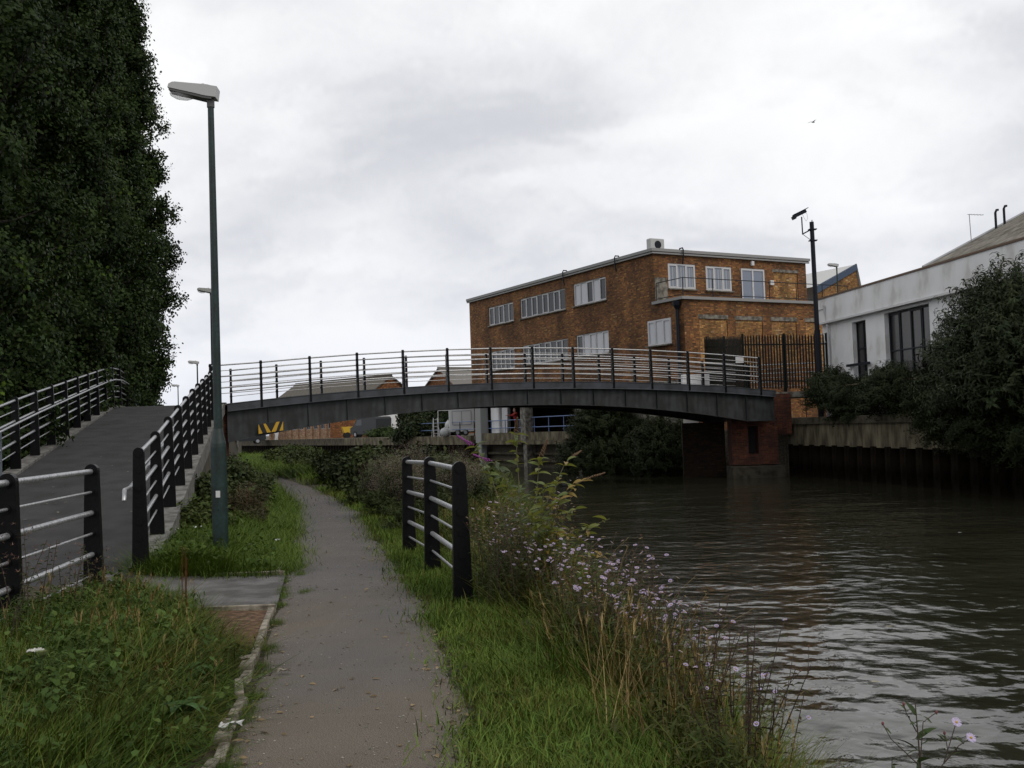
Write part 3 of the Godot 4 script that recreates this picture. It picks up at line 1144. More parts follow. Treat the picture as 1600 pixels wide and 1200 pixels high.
func right_bank() -> void:
	var o := thing("canal_wall", "stained concrete canal wall with coping over dark steel sheet piles on the right bank", "wall", Vector3(wall_x(44.8), 0, -44.8))
	var d := Vector3(wall_x(20.0) - wall_x(44.8), 0, 24.8)
	o.rotation.y = atan2(-d.z, d.x)
	var ln := d.length() + 14.0
	# own axes: x along the wall towards the camera, +z away from the water
	var inward := -1.0 if (Basis(Vector3.UP, o.rotation.y) * Vector3(0, 0, 1)).x < 0.0 else 1.0
	var x := -1.0
	while x < ln:
		var w := 3.4
		var p := MB.new()
		p.box(Vector3(x + w * 0.5, 0.88, 0.22 * inward), Vector3(w - 0.015, 0.94, 0.4))
		put("wall_panel", p, M.stained_concrete, o)
		var c := MB.new()
		c.cbox(Vector3(x + w * 0.5, 1.48, 0.2 * inward), Vector3(w - 0.012, 0.29, 0.56), 0.02)
		put("coping", c, M.old_concrete, o)
		x += w
	var per := 1.05
	var pile := MB.new()
	# a trough profile, open to the bank
	var prof := [Vector2(0, 0.0), Vector2(0.40, 0.0), Vector2(0.52, 0.30), Vector2(0.93, 0.30), Vector2(1.05, 0.0)]
	for i in prof.size() - 1:
		var a: Vector2 = prof[i]
		var b: Vector2 = prof[i + 1]
		pile.quad(Vector3(a.x, 0.46, (a.y - 0.02) * inward), Vector3(b.x, 0.46, (b.y - 0.02) * inward), Vector3(b.x, -1.9, (b.y - 0.02) * inward), Vector3(a.x, -1.9, (a.y - 0.02) * inward), Vector3(0, 0, -inward))
	var pm := pile.mesh()
	x = -0.9
	while x < ln - 1.0:
		put("sheet_pile", pm, M.pile_steel, o, Vector3(x, 0, 0))
		x += per
	# a thin rusty handrail on the coping
	var h := thing("handrail", "thin two-bar rusty handrail on the concrete coping in front of the bushes", "railing", Vector3(wall_x(44.2) + 0.2, 1.62, -44.2))
	var q := []
	for k in 8:
		var zf := 44.2 - k * 1.75
		q.append(Vector3(wall_x(zf) + 0.2, 1.62, -zf) - h.position)
	for k in [1.22, 0.62]:
		var t := MB.new()
		var pts := []
		for e in q:
			pts.append(e + Vector3.UP * k)
		t.tube(pts, [0.019], 6)
		put("rail", t, M.rust_rail, h)
	for e in q:
		var t := MB.new()
		t.tube([e, e + Vector3.UP * 1.22], [0.018], 6)
		put("post", t, M.dark_steel, h)
	# palisade fence, pale by pale
	palisade("dark green steel palisade fence closing the bridge's right landing, long front run", Vector3(10.55, 3.02, -46.5), Vector3(14.0, 2.85, -45.35), 2.45)
	palisade("dark steel palisade return running back towards the brick block", Vector3(9.5, 3.35, -50.0), Vector3(10.5, 3.05, -46.7), 2.35)
	# rails of the landing seen through the pales
	var lr := thing("landing_railing", "bright tubular railing behind the palisade at the bridge's right landing", "railing", Vector3(11.0, 2.78, -47.6))
	rails(lr, [Vector3(0, 0, 0), Vector3(1.6, 0, 0.25), Vector3(3.2, 0, 0.5), Vector3(4.6, 0, 0.75)])
	# notice on the palisade
	var nt := MB.new()
	nt.cbox(Vector3.ZERO, Vector3(0.36, 0.27, 0.02), 0.004)
	tag(put("notice_board", nt, M.white_paint, self, Vector3(10.25, 4.3, -45.9)), "small blank white plate fixed at the palisade behind the bridge railing", "sign")
	# camera pole
	var p := thing("camera_pole", "tall dark steel pole carrying a surveillance camera on a bracket", "pole", Vector3(13.37, 1.4, -44.5))
	var b := MB.new()
	b.tube([Vector3.ZERO, Vector3(0, 4.0, 0)], [0.13], 12)
	b.tube([Vector3(0, 4.0, 0), Vector3(-0.02, 8.75, 0)], [0.105, 0.095], 12)
	put("pole", b, M.dark_steel, p)
	b = MB.new()
	b.tube([Vector3(0, 8.75, 0), Vector3(0, 8.84, 0)], [0.025], 6)
	put("cap", b, M.galvanised, p)
	b = MB.new()
	b.tube([Vector3(-0.05, 8.42, 0), Vector3(-0.42, 8.24, 0.05), Vector3(-0.45, 8.2, 0.05), Vector3(-0.46, 8.98, 0.05)], [0.028], 7)
	b.tube([Vector3(-0.43, 8.2, 0.05), Vector3(-0.06, 7.93, 0)], [0.013], 5)
	for y in [8.42, 7.93]:
		b.box(Vector3(0, y, 0), Vector3(0.34, 0.04, 0.24))
	put("bracket", b, M.dark_steel, p)
	b = MB.new()
	var bs := Basis(Vector3.BACK, 0.42)
	b.cbox(Vector3(-0.55, 9.12, 0.05), Vector3(0.62, 0.15, 0.2), 0.02, bs)
	b.box(Vector3(-0.5, 9.22, 0.05), Vector3(0.72, 0.02, 0.24), bs)
	put("camera_housing", b, M.dark_steel, p)
	b = MB.new()
	b.box(Vector3(-0.80, 8.95, 0.05), Vector3(0.16, 0.14, 0.18), bs)
	put("lamp_unit", b, M.dark_steel, p)
	b = MB.new()
	b.tube([Vector3(-0.32, 9.2, 0.05), Vector3(-0.22, 9.1, 0.05), Vector3(-0.2, 8.9, 0.05), Vector3(-0.27, 8.78, 0.05), Vector3(-0.34, 8.9, 0.05), Vector3(-0.42, 9.1, 0.05)], [0.008], 5)
	put("cable", b, M.galvanised, p)
	# low walls and panels between bridge and brick block
	b = MB.new()
	b.box(Vector3.ZERO, Vector3(1.9, 2.5, 0.3))
	tag(put("brick_wall", b, M.dark_brick, self, Vector3(8.6, 0.3, -46.6), -0.1), "dark low brick wall at the water left of the red bridge pier", "wall")
	b = MB.new()
	b.box(Vector3.ZERO, Vector3(1.35, 0.65, 0.25))
	tag(put("rendered_wall", b, M.white_wall, self, Vector3(8.85, 3.55, -49.4), 0.2), "low white rendered wall behind the bridge railing beside the palisade", "wall")
	b = MB.new()
	b.cbox(Vector3.ZERO, Vector3(0.72, 0.7, 0.03), 0.005)
	tag(put("sign_plate", b, M.white_paint, self, Vector3(8.3, 1.75, -47.9)), "white sign plate standing behind bushes under the bridge's right end", "sign")

func palisade(label: String, a: Vector3, b: Vector3, h: float) -> void:
	var o := thing("palisade_fence", label, "fence", a)
	var d := b - a
	var flat := Vector3(d.x, 0, d.z)
	var turn := atan2(-flat.z, flat.x)
	var n := int(flat.length() / 0.125)
	var pale := MB.new()
	pale.prism(PackedVector2Array([Vector2(-0.034, 0), Vector2(0.034, 0), Vector2(0.034, h - 0.12), Vector2(0.0, h + 0.02), Vector2(-0.034, h - 0.12)]), 0.03)
	var pm := pale.mesh()
	for i in n + 1:
		put("pale", pm, M.palisade_green, o, d * (float(i) / n) + Vector3.UP * rng.randf_range(-0.02, 0.02), turn + PI * 0.0)
	for y in [0.35, h - 0.45]:
		var r := MB.new()
		r.tube([Vector3(0, y, -0.045), d + Vector3(0, y, -0.045)], [0.03], 4)
		put("rail", r, M.palisade_green, o)
	for t in [0.0, 0.5, 1.0]:
		var p := MB.new()
		p.box(Vector3(0, h * 0.5 - 0.3, -0.1), Vector3(0.1, h + 0.7, 0.06))
		put("post", p, M.palisade_green, o, d * t, turn)

# ---------------------------------------------------------------- buildings
func holed_wall(b: MB, xf: Transform3D, u0: float, u1: float, y0: float, y1: float, holes: Array, reveal := 0.12) -> void:
	# a wall in the plane x = u, y = y of xf (outside is +z), with rectangular openings [u, y, U, Y]
	var us := [u0, u1]
	var ys := [y0, y1]
	for h in holes:
		us.append_array([h[0], h[2]])
		ys.append_array([h[1], h[3]])
	us.sort()
	ys.sort()
	var out := xf.basis.z
	for i in us.size() - 1:
		for j in ys.size() - 1:
			if us[i + 1] - us[i] < 0.001 or ys[j + 1] - ys[j] < 0.001:
				continue
			var cu: float = (us[i] + us[i + 1]) * 0.5
			var cy: float = (ys[j] + ys[j + 1]) * 0.5
			var open := false
			for h in holes:
				if cu > h[0] and cu < h[2] and cy > h[1] and cy < h[3]:
					open = true
			if not open:
				b.quad(xf * Vector3(us[i], ys[j], 0), xf * Vector3(us[i + 1], ys[j], 0), xf * Vector3(us[i + 1], ys[j + 1], 0), xf * Vector3(us[i], ys[j + 1], 0), out)
	for h in holes:
		var c := [Vector3(h[0], h[1], 0), Vector3(h[2], h[1], 0), Vector3(h[2], h[3], 0), Vector3(h[0], h[3], 0)]
		var m := Vector3((h[0] + h[2]) * 0.5, (h[1] + h[3]) * 0.5, 0)
		for i in 4:
			var p: Vector3 = c[i]
			var q: Vector3 = c[(i + 1) % 4]
			b.quad(xf * p, xf * q, xf * (q - Vector3(0, 0, reveal)), xf * (p - Vector3(0, 0, reveal)), xf.basis * (m - (p + q) * 0.5))

func window(parent: Node3D, xf: Transform3D, h: Array, n: int, frame: Material, panes: Array, sill := true, bar := 0.06, depth := 0.09, called := "window") -> Node3D:
	# a frame with n lights; panes: a material for each
	var w := MB.new()
	var fw: float = h[2] - h[0]
	var fh: float = h[3] - h[1]
	var at := Vector3((h[0] + h[2]) * 0.5, (h[1] + h[3]) * 0.5, -depth)
	w.box(Vector3(0, fh * 0.5 - bar * 0.5, 0), Vector3(fw, bar, 0.07))
	w.box(Vector3(0, -fh * 0.5 + bar * 0.5, 0), Vector3(fw, bar, 0.07))
	for s in [-1.0, 1.0]:
		w.box(Vector3(s * (fw * 0.5 - bar * 0.5), 0, 0), Vector3(bar, fh - bar * 2, 0.07))
	var pitch := (fw - bar) / n
	for i in range(1, n):
		w.box(Vector3(-fw * 0.5 + bar * 0.5 + pitch * i, 0, 0), Vector3(bar, fh - bar * 2, 0.06))
	var o := put(called, w, frame, parent)
	o.transform = xf * Transform3D(Basis(), at)
	for i in n:
		var g := MB.new()
		g.box(Vector3(-fw * 0.5 + bar * 0.5 + pitch * (i + 0.5), 0, -0.012), Vector3(pitch - bar + 0.004, fh - bar * 2 + 0.004, 0.012))
		put("pane", g, panes[i % panes.size()], o)
		# opening lights stand in a sash of their own
		if i % 2 == 0 and n > 2:
			var s := MB.new()
			var x := -fw * 0.5 + bar * 0.5 + pitch * (i + 0.5)
			var pw_ := pitch - bar
			for e in [-1.0, 1.0]:
				s.box(Vector3(x + e * (pw_ * 0.5 - 0.02), 0, 0.012), Vector3(0.04, fh - bar * 2 - 0.002, 0.06))
				s.box(Vector3(x, e * (fh * 0.5 - bar - 0.02), 0.012), Vector3(pw_ - 0.085, 0.04, 0.06))
			put("sash", s, frame, o)
	if sill:
		var s := MB.new()
		s.box(Vector3(0, -fh * 0.5 - 0.035, 0.09), Vector3(fw + 0.12, 0.06, 0.22))
		put("sill", s, M.concrete, o)
	return o

func main_building() -> void:
	var o := thing("brick_building", "three-storey brown brick office block with flat roof and a railed terrace beyond the bridge", "building", Vector3(7.43, 0, -52), deg_to_rad(29.5))
	# own axes: x along the right-hand face, -z along the canal face
	var L := 20.66
	var R := 10.68
	var F := 2.26
	var canal := Transform3D(Basis(Vector3.UP, -PI / 2), Vector3.ZERO)   # u runs with +z of the building, outside is -x
	# canal face: u = z
	var hw := [[-17.92, 8.36, -14.6, 9.58], [-13.7, 8.38, -8.46, 9.62], [-7.57, 8.42, -4.31, 9.71],
		[-17.75, 5.38, -14.65, 6.64], [-13.6, 5.46, -8.35, 6.68], [-7.47, 5.51, -4.22, 6.75]]
	var wall := MB.new()
	holed_wall(wall, canal, -L, 0.0, 3.7, 10.30, hw)
	var low := [[-0.64, 5.53, 1.26, 6.82]]
	var wall2 := MB.new()
	holed_wall(wall2, canal, 0.002, F, 3.7, 7.62, [[0.1, 5.53, 1.26, 6.82]])
	# right-hand faces
	var up := Transform3D(Basis(), Vector3.ZERO)
	var hu := [[0.92, 8.49, 2.73, 9.80], [3.42, 8.48, 5.2, 9.78], [5.87, 7.74, 7.57, 9.77], [8.2, 7.9, 10.03, 9.66]]
	holed_wall(wall, up, 0.0, R, 7.5, 10.30, hu, 0.1)
	var front := Transform3D(Basis(), Vector3(0, 0, F))
	var hl := [[0.94, 4.2, 2.76, 6.68], [3.31, 4.2, 5.12, 6.66], [5.74, 4.2, 7.5, 6.66], [8.15, 4.2, 10.0, 6.66]]
	holed_wall(wall2, front, 0.0, 13.5, -1.6, 7.62, hl, 0.05)
	# back and sides, and the lower part of the stair end
	wall.quad(Vector3(R, 3.7, 0), Vector3(R, 3.7, -L), Vector3(R, 10.3, -L), Vector3(R, 10.3, 0), Vector3.RIGHT)
	wall.quad(Vector3(0, 3.7, -L), Vector3(R, 3.7, -L), Vector3(R, 10.3, -L), Vector3(0, 10.3, -L), Vector3.FORWARD)
	wall2.quad(Vector3(13.5, -1.6, F), Vector3(13.5, -1.6, -6), Vector3(13.5, 7.62, -6), Vector3(13.5, 7.62, F), Vector3.RIGHT)
	wall2.quad(Vector3(R + 0.01, 7.62, 0), Vector3(13.5, 7.62, 0), Vector3(13.5, 7.62, -6), Vector3(R + 0.01, 7.62, -6), Vector3.UP)
	put("wall", wall, M.stock_brick, o)
	put("wall", wall2, M.stock_brick, o)
	var base := MB.new()
	base.quad(Vector3(0.02, -1.6, F), Vector3(0.02, -1.6, -6.4), Vector3(0.02, 3.72, -6.4), Vector3(0.02, 3.72, F), Vector3.LEFT)
	put("rendered_base", base, M.concrete, o)
	# bricked-up openings, a shade lighter, under concrete lintels
	for h in hl:
		var b := MB.new()
		b.quad(Vector3(h[0], h[1], F - 0.05), Vector3(h[2], h[1], F - 0.05), Vector3(h[2], h[3], F - 0.05), Vector3(h[0], h[3], F - 0.05), Vector3.BACK)
		put("bricked_up_window", b, M.infill_brick, o)
		b = MB.new()
		b.box(Vector3((h[0] + h[2]) * 0.5, h[3] + 0.11, F + 0.0), Vector3(h[2] - h[0] + 0.1, 0.2, 0.03))
		put("lintel", b, M.concrete, o)
	var bu := MB.new()
	bu.quad(Vector3(8.2, 7.9, -0.06), Vector3(10.03, 7.9, -0.06), Vector3(10.03, 9.66, -0.06), Vector3(8.2, 9.66, -0.06), Vector3.BACK)
	put("bricked_up_window", bu, M.infill_brick, o)
	bu = MB.new()
	bu.box(Vector3(9.1, 9.74, 0), Vector3(1.95, 0.15, 0.03))
	put("lintel", bu, M.concrete, o)
	# windows
	var g: Material = M.glass
	var bl: Material = M.blind
	var rb: Material = M.room_blue
	for k in 6:
		var n: int = [5, 8, 5][k % 3]
		var pn := [g]
		if k == 2:
			pn = [bl, bl, g, bl, g]
		if k == 5:
			pn = [g, bl, bl, bl, bl]
		window(o, canal, hw[k], n, M.frame_white, pn)
	window(o, canal, low[0].duplicate(), 3, M.frame_white, [bl], true, 0.07, -0.012)
	window(o, up, hu[0], 3, M.frame_white, [rb], true, 0.08, 0.06)
	window(o, up, hu[1], 3, M.frame_white, [rb], true, 0.08, 0.06)
	var dr := window(o, up, hu[2], 2, M.frame_white, [rb], false, 0.11, 0.05, "terrace_door")
	var hd := MB.new()
	hd.box(Vector3(0.07, -0.05, 0.05), Vector3(0.02, 0.14, 0.03))
	put("handle", hd, M.galvanised, dr)
	# blinds hanging in the terrace windows
	for k in 2:
		for i in 9:
			var s := MB.new()
			var x: float = hu[k][0] + 0.16 + i * 0.185
			s.box(Vector3(x, 9.1, -0.066), Vector3(0.075, 1.05, 0.006))
			put("blind_strip", s, M.frame_grey, o)
	# roof
	var rf := MB.new()
	rf.box(Vector3(R * 0.5, 10.38, -L * 0.5), Vector3(R + 0.26, 0.2, L + 0.26))
	put("roof", rf, M.roof_grey, o)
	var cp := MB.new()
	cp.box(Vector3(R * 0.5, 10.43, 0.15), Vector3(R + 0.4, 0.15, 0.06))
	cp.box(Vector3(R * 0.5, 10.27, 0.10), Vector3(R + 0.3, 0.07, 0.1))
	cp.box(Vector3(-0.15, 10.43, -L * 0.5), Vector3(0.06, 0.15, L + 0.24))
	cp.box(Vector3(-0.10, 10.27, -L * 0.5), Vector3(0.1, 0.07, L + 0.16))
	put("roof_edge", cp, M.edge_grey, o)
	# overflow pipes bending over the roof's edge
	for e in [[Vector3(-0.2, 10.6, -8.2), Vector3.LEFT], [Vector3(-0.2, 10.6, -3.0), Vector3.LEFT], [Vector3(1.75, 10.6, 0.2), Vector3.BACK]]:
		var p: Vector3 = e[0]
		var d: Vector3 = e[1]
		var b := MB.new()
		b.tube([p - d * 0.25 + Vector3(0, -0.1, 0), p - d * 0.2, p + d * 0.02, p + d * 0.07 + Vector3(0, -0.1, 0), p + d * 0.06 + Vector3(0, -0.5, 0), p - d * 0.02 + Vector3(0, -0.85, 0)], [0.036], 7)
		put("overflow_pipe", b, M.dark_steel, o)
	# terrace slab and its railing
	var ts := MB.new()
	ts.box(Vector3(6.7, 7.69, F * 0.5 + 0.04), Vector3(13.75, 0.14, F + 0.2))
	put("terrace", ts, M.edge_grey, o)
	var tr := Node3D.new()
	tr.name = "terrace_railing"
	o.add_child(tr)
	for y in [0.93, 0.12]:
		var t := MB.new()
		t.tube([Vector3(0.0, 7.76 + y, 0.15), Vector3(0.0, 7.76 + y, F), Vector3(11.5, 7.76 + y, F)], [0.022], 6)
		put("rail", t, M.dark_steel, tr)
	for i in 8:
		var t := MB.new()
		t.tube([Vector3(i * 1.9 + 0.0, 7.7, F), Vector3(i * 1.9, 8.69, F)] if i < 7 else [Vector3(0, 7.7, 0.15), Vector3(0, 8.69, 0.15)], [0.022], 6)
		put("post", t, M.dark_steel, tr)
	# rainwater pipe down the corner
	var dp := MB.new()
	dp.tube([Vector3(-0.13, 2.0, F - 0.35), Vector3(-0.13, 7.2, F - 0.35)], [0.09], 10)
	dp.lathe([Vector2(0.09, 7.15), Vector2(0.2, 7.35), Vector2(0.22, 7.55), Vector2(0.0, 7.6)], 10, Transform3D(Basis(), Vector3(-0.13, 0, F - 0.35)))
	put("drainpipe", dp, M.dark_steel, o)
	# rendered patch, lamp, meter box
	for e in [["rendered_patch", Vector3(-0.004, 8.48, 0.0), Vector3(0.02, 0.0, 0.0), M.concrete], ["wall_light", Vector3(6.65, 10.05, 0.07), Vector3(0.2, 0.24, 0.13), M.white_paint], ["meter_box", Vector3(8.02, 9.05, 0.06), Vector3(0.26, 0.26, 0.11), M.white_paint]]:
		if e[0] == "rendered_patch":
			var b := MB.new()
			b.box(Vector3(0.43, 8.4, 0.012), Vector3(0.8, 1.25, 0.03))
			put(e[0], b, e[3], o)
		else:
			var b := MB.new()
			b.cbox(Vector3.ZERO, e[2], 0.02)
			put(e[0], b, e[3], o, e[1])
	# the open ground floor over the wharf
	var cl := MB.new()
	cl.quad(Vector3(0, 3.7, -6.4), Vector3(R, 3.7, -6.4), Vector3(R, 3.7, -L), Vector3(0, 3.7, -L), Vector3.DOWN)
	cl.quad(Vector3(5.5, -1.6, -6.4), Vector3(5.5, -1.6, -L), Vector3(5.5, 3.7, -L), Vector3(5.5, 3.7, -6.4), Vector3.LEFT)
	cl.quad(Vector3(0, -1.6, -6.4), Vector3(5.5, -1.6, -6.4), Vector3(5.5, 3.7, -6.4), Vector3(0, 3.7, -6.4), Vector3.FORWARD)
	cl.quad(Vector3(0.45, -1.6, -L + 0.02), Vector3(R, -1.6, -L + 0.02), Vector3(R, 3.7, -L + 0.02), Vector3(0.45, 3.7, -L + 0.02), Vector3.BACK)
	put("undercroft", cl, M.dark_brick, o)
	var sl := MB.new()
	sl.box(Vector3(2.7, 0.99, -(L + 6.4) * 0.5), Vector3(5.4, 0.25, L - 6.5))
	put("undercroft_floor", sl, M.old_concrete, o)
	for z in [-13.55, -7.3, -19.6]:
		var c := MB.new()
		var far: bool = z < -19.0
		c.cbox(Vector3(0.1, 2.2, z), Vector3(0.6, 3.1, 0.62 if not far else 0.8), 0.03)
		c.cbox(Vector3(0.12, -0.3, z), Vector3(0.45, 1.9, 0.42), 0.03)
		put("column", c, M.edge_grey if far else M.concrete, o)
	for e in [[-13.2, -7.65], [-19.2, -13.9]]:
		var c := MB.new()
		c.box(Vector3(0.05, 1.04, (e[0] + e[1]) * 0.5), Vector3(0.3, 0.5, e[1] - e[0]))
		c.box(Vector3(0.0, 0.66, (e[0] + e[1]) * 0.5), Vector3(0.42, 0.24, e[1] - e[0]))
		put("edge_beam", c, M.stained_concrete, o)
	for y in [-0.05, -0.5]:
		var c := MB.new()
		c.box(Vector3(0.5, y, -13.2), Vector3(0.2, 0.14, 13.0))
		put("waling", c, M.old_concrete, o)
	# pipe on the roof corner belongs to a cooling unit that stands there
	var ac := thing("cooling_unit", "white cooling unit with round fan grille on the brick block's roof corner", "air conditioner", o.transform * Vector3(0.45, 10.48, -0.35), o.rotation.y)
	var b2 := MB.new()
	b2.cbox(Vector3(0, 0.3, 0), Vector3(0.9, 0.6, 0.36), 0.03)
	put("casing", b2, M.lamp_shell, ac)
	b2 = MB.new()
	b2.tube([Vector3(0.02, 0.28, 0.175), Vector3(0.02, 0.28, 0.195)], [0.21], 16)
	put("fan_grille", b2, M.dark_steel, ac)
	# tree group mirrored in the canal windows stands on the left, out of sight; blue rails in the undercroft
	var br := thing("blue_railing", "blue two-bar railing in the dark open ground floor between the concrete columns", "railing", o.transform * Vector3(0.25, 1.25, -13.2), o.rotation.y)
	for y in [0.95, 0.35]:
		var t := MB.new()
		t.tube([Vector3(0, y, 0), Vector3(0, y, 5.6)], [0.035], 6)
		put("rail", t, M.blue_rail, br)
	for i in 4:
		var t := MB.new()
		t.tube([Vector3(0, 0, 0.3 + i * 1.7), Vector3(0, 0.95, 0.3 + i * 1.7)], [0.025], 6)
		put("post", t, M.blue_rail, br)
	br = thing("blue_railing", "blue railing before the figure in red between white and grey columns", "railing", o.transform * Vector3(0.25, 1.25, -18.9), o.rotation.y)
	for y in [0.85, 0.35]:
		var t := MB.new()
		t.tube([Vector3(0, y, 0), Vector3(0, y, 5.0)], [0.03], 6)
		put("rail", t, M.blue_rail, br)
	for i in 3:
		var t := MB.new()
		t.tube([Vector3(0, 0, 0.4 + i * 1.9), Vector3(0, 0.85, 0.4 + i * 1.9)], [0.025], 6)
		put("post", t, M.blue_rail, br)
	# white cabinet beside the end column
	var cb := thing("storage_cabinet", "tall white cabinet standing inside the open ground floor beside the end column", "cabinet", o.transform * Vector3(0.9, 1.115, -18.35), o.rotation.y)
	var k2 := MB.new()
	k2.cbox(Vector3(0, 1.2, 0), Vector3(0.9, 2.4, 1.1), 0.03)
	put("casing", k2, M.white_paint, cb)
	k2 = MB.new()
	k2.box(Vector3(-0.46, 1.2, 0), Vector3(0.02, 2.2, 1.0))
	put("door", k2, M.white_wall, cb)
	# the block behind on the right, with a north-light roof
	var f := thing("workshop", "brick workshop with sloping pale roof and blue gable edge behind the white building", "building", Vector3(24.0, 0, -72), deg_to_rad(29.5))
	var gp := PackedVector2Array([Vector2(-3.2, 1.0), Vector2(1.15, 1.0), Vector2(1.15, 9.6), Vector2(0.55, 12.2), Vector2(-3.2, 10.55)])
	var gb := MB.new()
	gb.prism(gp, 0.3, Transform3D(Basis(), Vector3(0, 0, 0)))
	put("gable_wall", gb, M.infill_brick, f)
	gb = MB.new()
	gb.quad(Vector3(0.6, 12.3, 0.3), Vector3(-3.3, 10.6, 0.3), Vector3(-3.3, 10.6, -7), Vector3(0.6, 12.3, -7), Vector3.UP)
	gb.quad(Vector3(0.6, 12.3, 0.3), Vector3(1.25, 9.5, 0.3), Vector3(1.25, 9.5, -7), Vector3(0.6, 12.3, -7), Vector3.RIGHT)
	put("roof", gb, M.roof_white, f)
	gb = MB.new()
	gb.prism(PackedVector2Array([Vector2(-3.35, 10.62), Vector2(0.6, 12.34), Vector2(0.66, 11.9), Vector2(-3.35, 10.1)]), 0.08, Transform3D(Basis(), Vector3(0, 0, 0.24)))
	put("bargeboard", gb, M.barge_blue, f)

func white_building() -> void:
	var o := thing("white_warehouse", "white rendered canal-side warehouse with tall dark windows and a grey corrugated roof", "building", Vector3(14.06, 0, -46.0))
	var d := Vector3(16.05 - 14.06, 0, 46.0 - 31.6)
	o.rotation.y = atan2(-d.z, d.x)
	# own axes: x along the front towards the camera; outside is +-z
	var out := (Basis(Vector3.UP, o.rotation.y) * Vector3.BACK)
	var sg := 1.0 if out.x < 0.0 else -1.0
	var fl := Transform3D(Basis(Vector3.UP, 0.0 if sg > 0 else PI), Vector3.ZERO)
	var ln := 30.0
	var holes := []
	var x := 2.9
	holes = [[2.85, 2.9, 4.05, 5.55], [5.6, 2.2, 8.9, 5.62], [11.6, 2.2, 15.0, 5.62], [17.0, 2.2, 20.4, 5.62]]
	var w := MB.new()
	var hh := []
	for h in holes:
		hh.append([h[0], h[1], h[2], h[3]] if sg > 0 else [-h[2], h[1], -h[0], h[3]])
	holed_wall(w, fl, 0.0 if sg > 0 else -ln, ln if sg > 0 else 0.0, 1.2, 5.8, hh, 0.3)
	w.quad(Vector3(0, 1.2, 0), Vector3(0, 1.2, -14 * sg), Vector3(0, 6.9, -14 * sg), Vector3(0, 6.9, 0), Vector3.LEFT)
	w.box(Vector3(ln * 0.5, 6.32, 0.03 * sg), Vector3(ln, 1.1, 0.3))
	put("wall", w, M.white_wall, o)
	var cor := MB.new()
	cor.box(Vector3(ln * 0.5, 5.78, 0.06 * sg), Vector3(ln, 0.08, 0.34))
	put("string_course", cor, M.white_paint, o)
	var cp := MB.new()
	cp.box(Vector3(ln * 0.5, 6.9, 0.03 * sg), Vector3(ln + 0.1, 0.07, 0.38))
	put("parapet_capping", cp, M.trim_brown, o)
	for i in holes.size():
		var h: Array = hh[i]
		var win := window(o, fl, h, 2 if i == 0 else 4, M.dark_steel, [M.dirty_glass], false, 0.07, 0.22)
		for y in [-0.9, 0.2]:
			var b := MB.new()
			b.box(Vector3(0, y, 0.01), Vector3(h[2] - h[0] - 0.14, 0.05, 0.07))
			put("glazing_bar", b, M.dark_steel, win)
	# bar across the first window
	var bar := MB.new()
	bar.box(Vector3(3.45, 3.75, 0.12 * sg), Vector3(1.9, 0.1, 0.12))
	put("window_bar", bar, M.dark_steel, o)
	# pipes at the far corner
	var pp := MB.new()
	pp.tube([Vector3(0.75, 1.5, 0.1 * sg), Vector3(0.75, 5.6, 0.1 * sg), Vector3(0.78, 6.55, 0.26 * sg)], [0.05], 7)
	for y in [4.9, 5.3, 6.4]:
		pp.tube([Vector3(0.0, y, 0.22 * sg), Vector3(0.75, y + 0.02, 0.22 * sg)], [0.02], 5)
	put("drainpipe", pp, M.white_paint, o)
	# corrugated roof climbing away from the canal
	var rf := MB.new()
	var x0 := 8.5
	while x0 < ln - 0.2:
		var a := 0.22
		for k in 2:
			var xa := x0 + k * a * 0.5
			var xb := xa + a * 0.5
			var ya := 0.0 if k == 0 else 0.06
			var yb := 0.06 if k == 0 else 0.0
			rf.quad(Vector3(xa, 6.98 + ya, -0.15 * sg), Vector3(xb, 6.98 + yb, -0.15 * sg), Vector3(xb, 6.98 + yb + 3.1, -6.6 * sg), Vector3(xa, 6.98 + ya + 3.1, -6.6 * sg), Vector3.UP)
		x0 += a
	put("roof", rf, M.asbestos_sheet, o)
	var gb := MB.new()
	gb.prism(PackedVector2Array([Vector2(0.15, 6.8), Vector2(6.6, 6.8), Vector2(6.6, 9.95), Vector2(0.15, 6.92)]), 0.2, Transform3D(Basis(Vector3.UP, PI / 2 * sg), Vector3(8.55, 0, 0)))
	put("gable_wall", gb, M.white_wall, o)
	var vg := MB.new()
	vg.tube([Vector3(8.47, 7.02, -0.1 * sg), Vector3(8.47, 10.15, -6.65 * sg)], [0.06], 6)
	put("verge", vg, M.frame_grey, o)
	var fr := MB.new()
	fr.quad(Vector3(0.1, 6.85, -0.1 * sg), Vector3(8.5, 6.85, -0.1 * sg), Vector3(8.5, 6.85, -14 * sg), Vector3(0.1, 6.85, -14 * sg), Vector3.UP)
	put("flat_roof", fr, M.roof_grey, o)
	# roof furniture
	var an := thing("aerial", "thin television aerial on the corrugated roof's far edge", "aerial", o.transform * Vector3(8.6, 7.7, -2.0 * sg))
	var b2 := MB.new()
	b2.tube([Vector3.ZERO, Vector3(-0.03, 1.25, 0)], [0.015], 5)
	b2.tube([Vector3(-0.1, 1.24, 0), Vector3(0.5, 1.2, 0)], [0.01], 5)
	for i in 5:
		b2.tube([Vector3(i * 0.11, 1.235 - i * 0.008, -0.12), Vector3(i * 0.11, 1.235 - i * 0.008, 0.12)], [0.006], 4)
	put("mast", b2, M.frame_grey, an)
	var vt := [["left of the pair of thin bent flue pipes on the corrugated roof", 2.95], ["right of the pair of thin bent flue pipes on the corrugated roof", 3.3]]
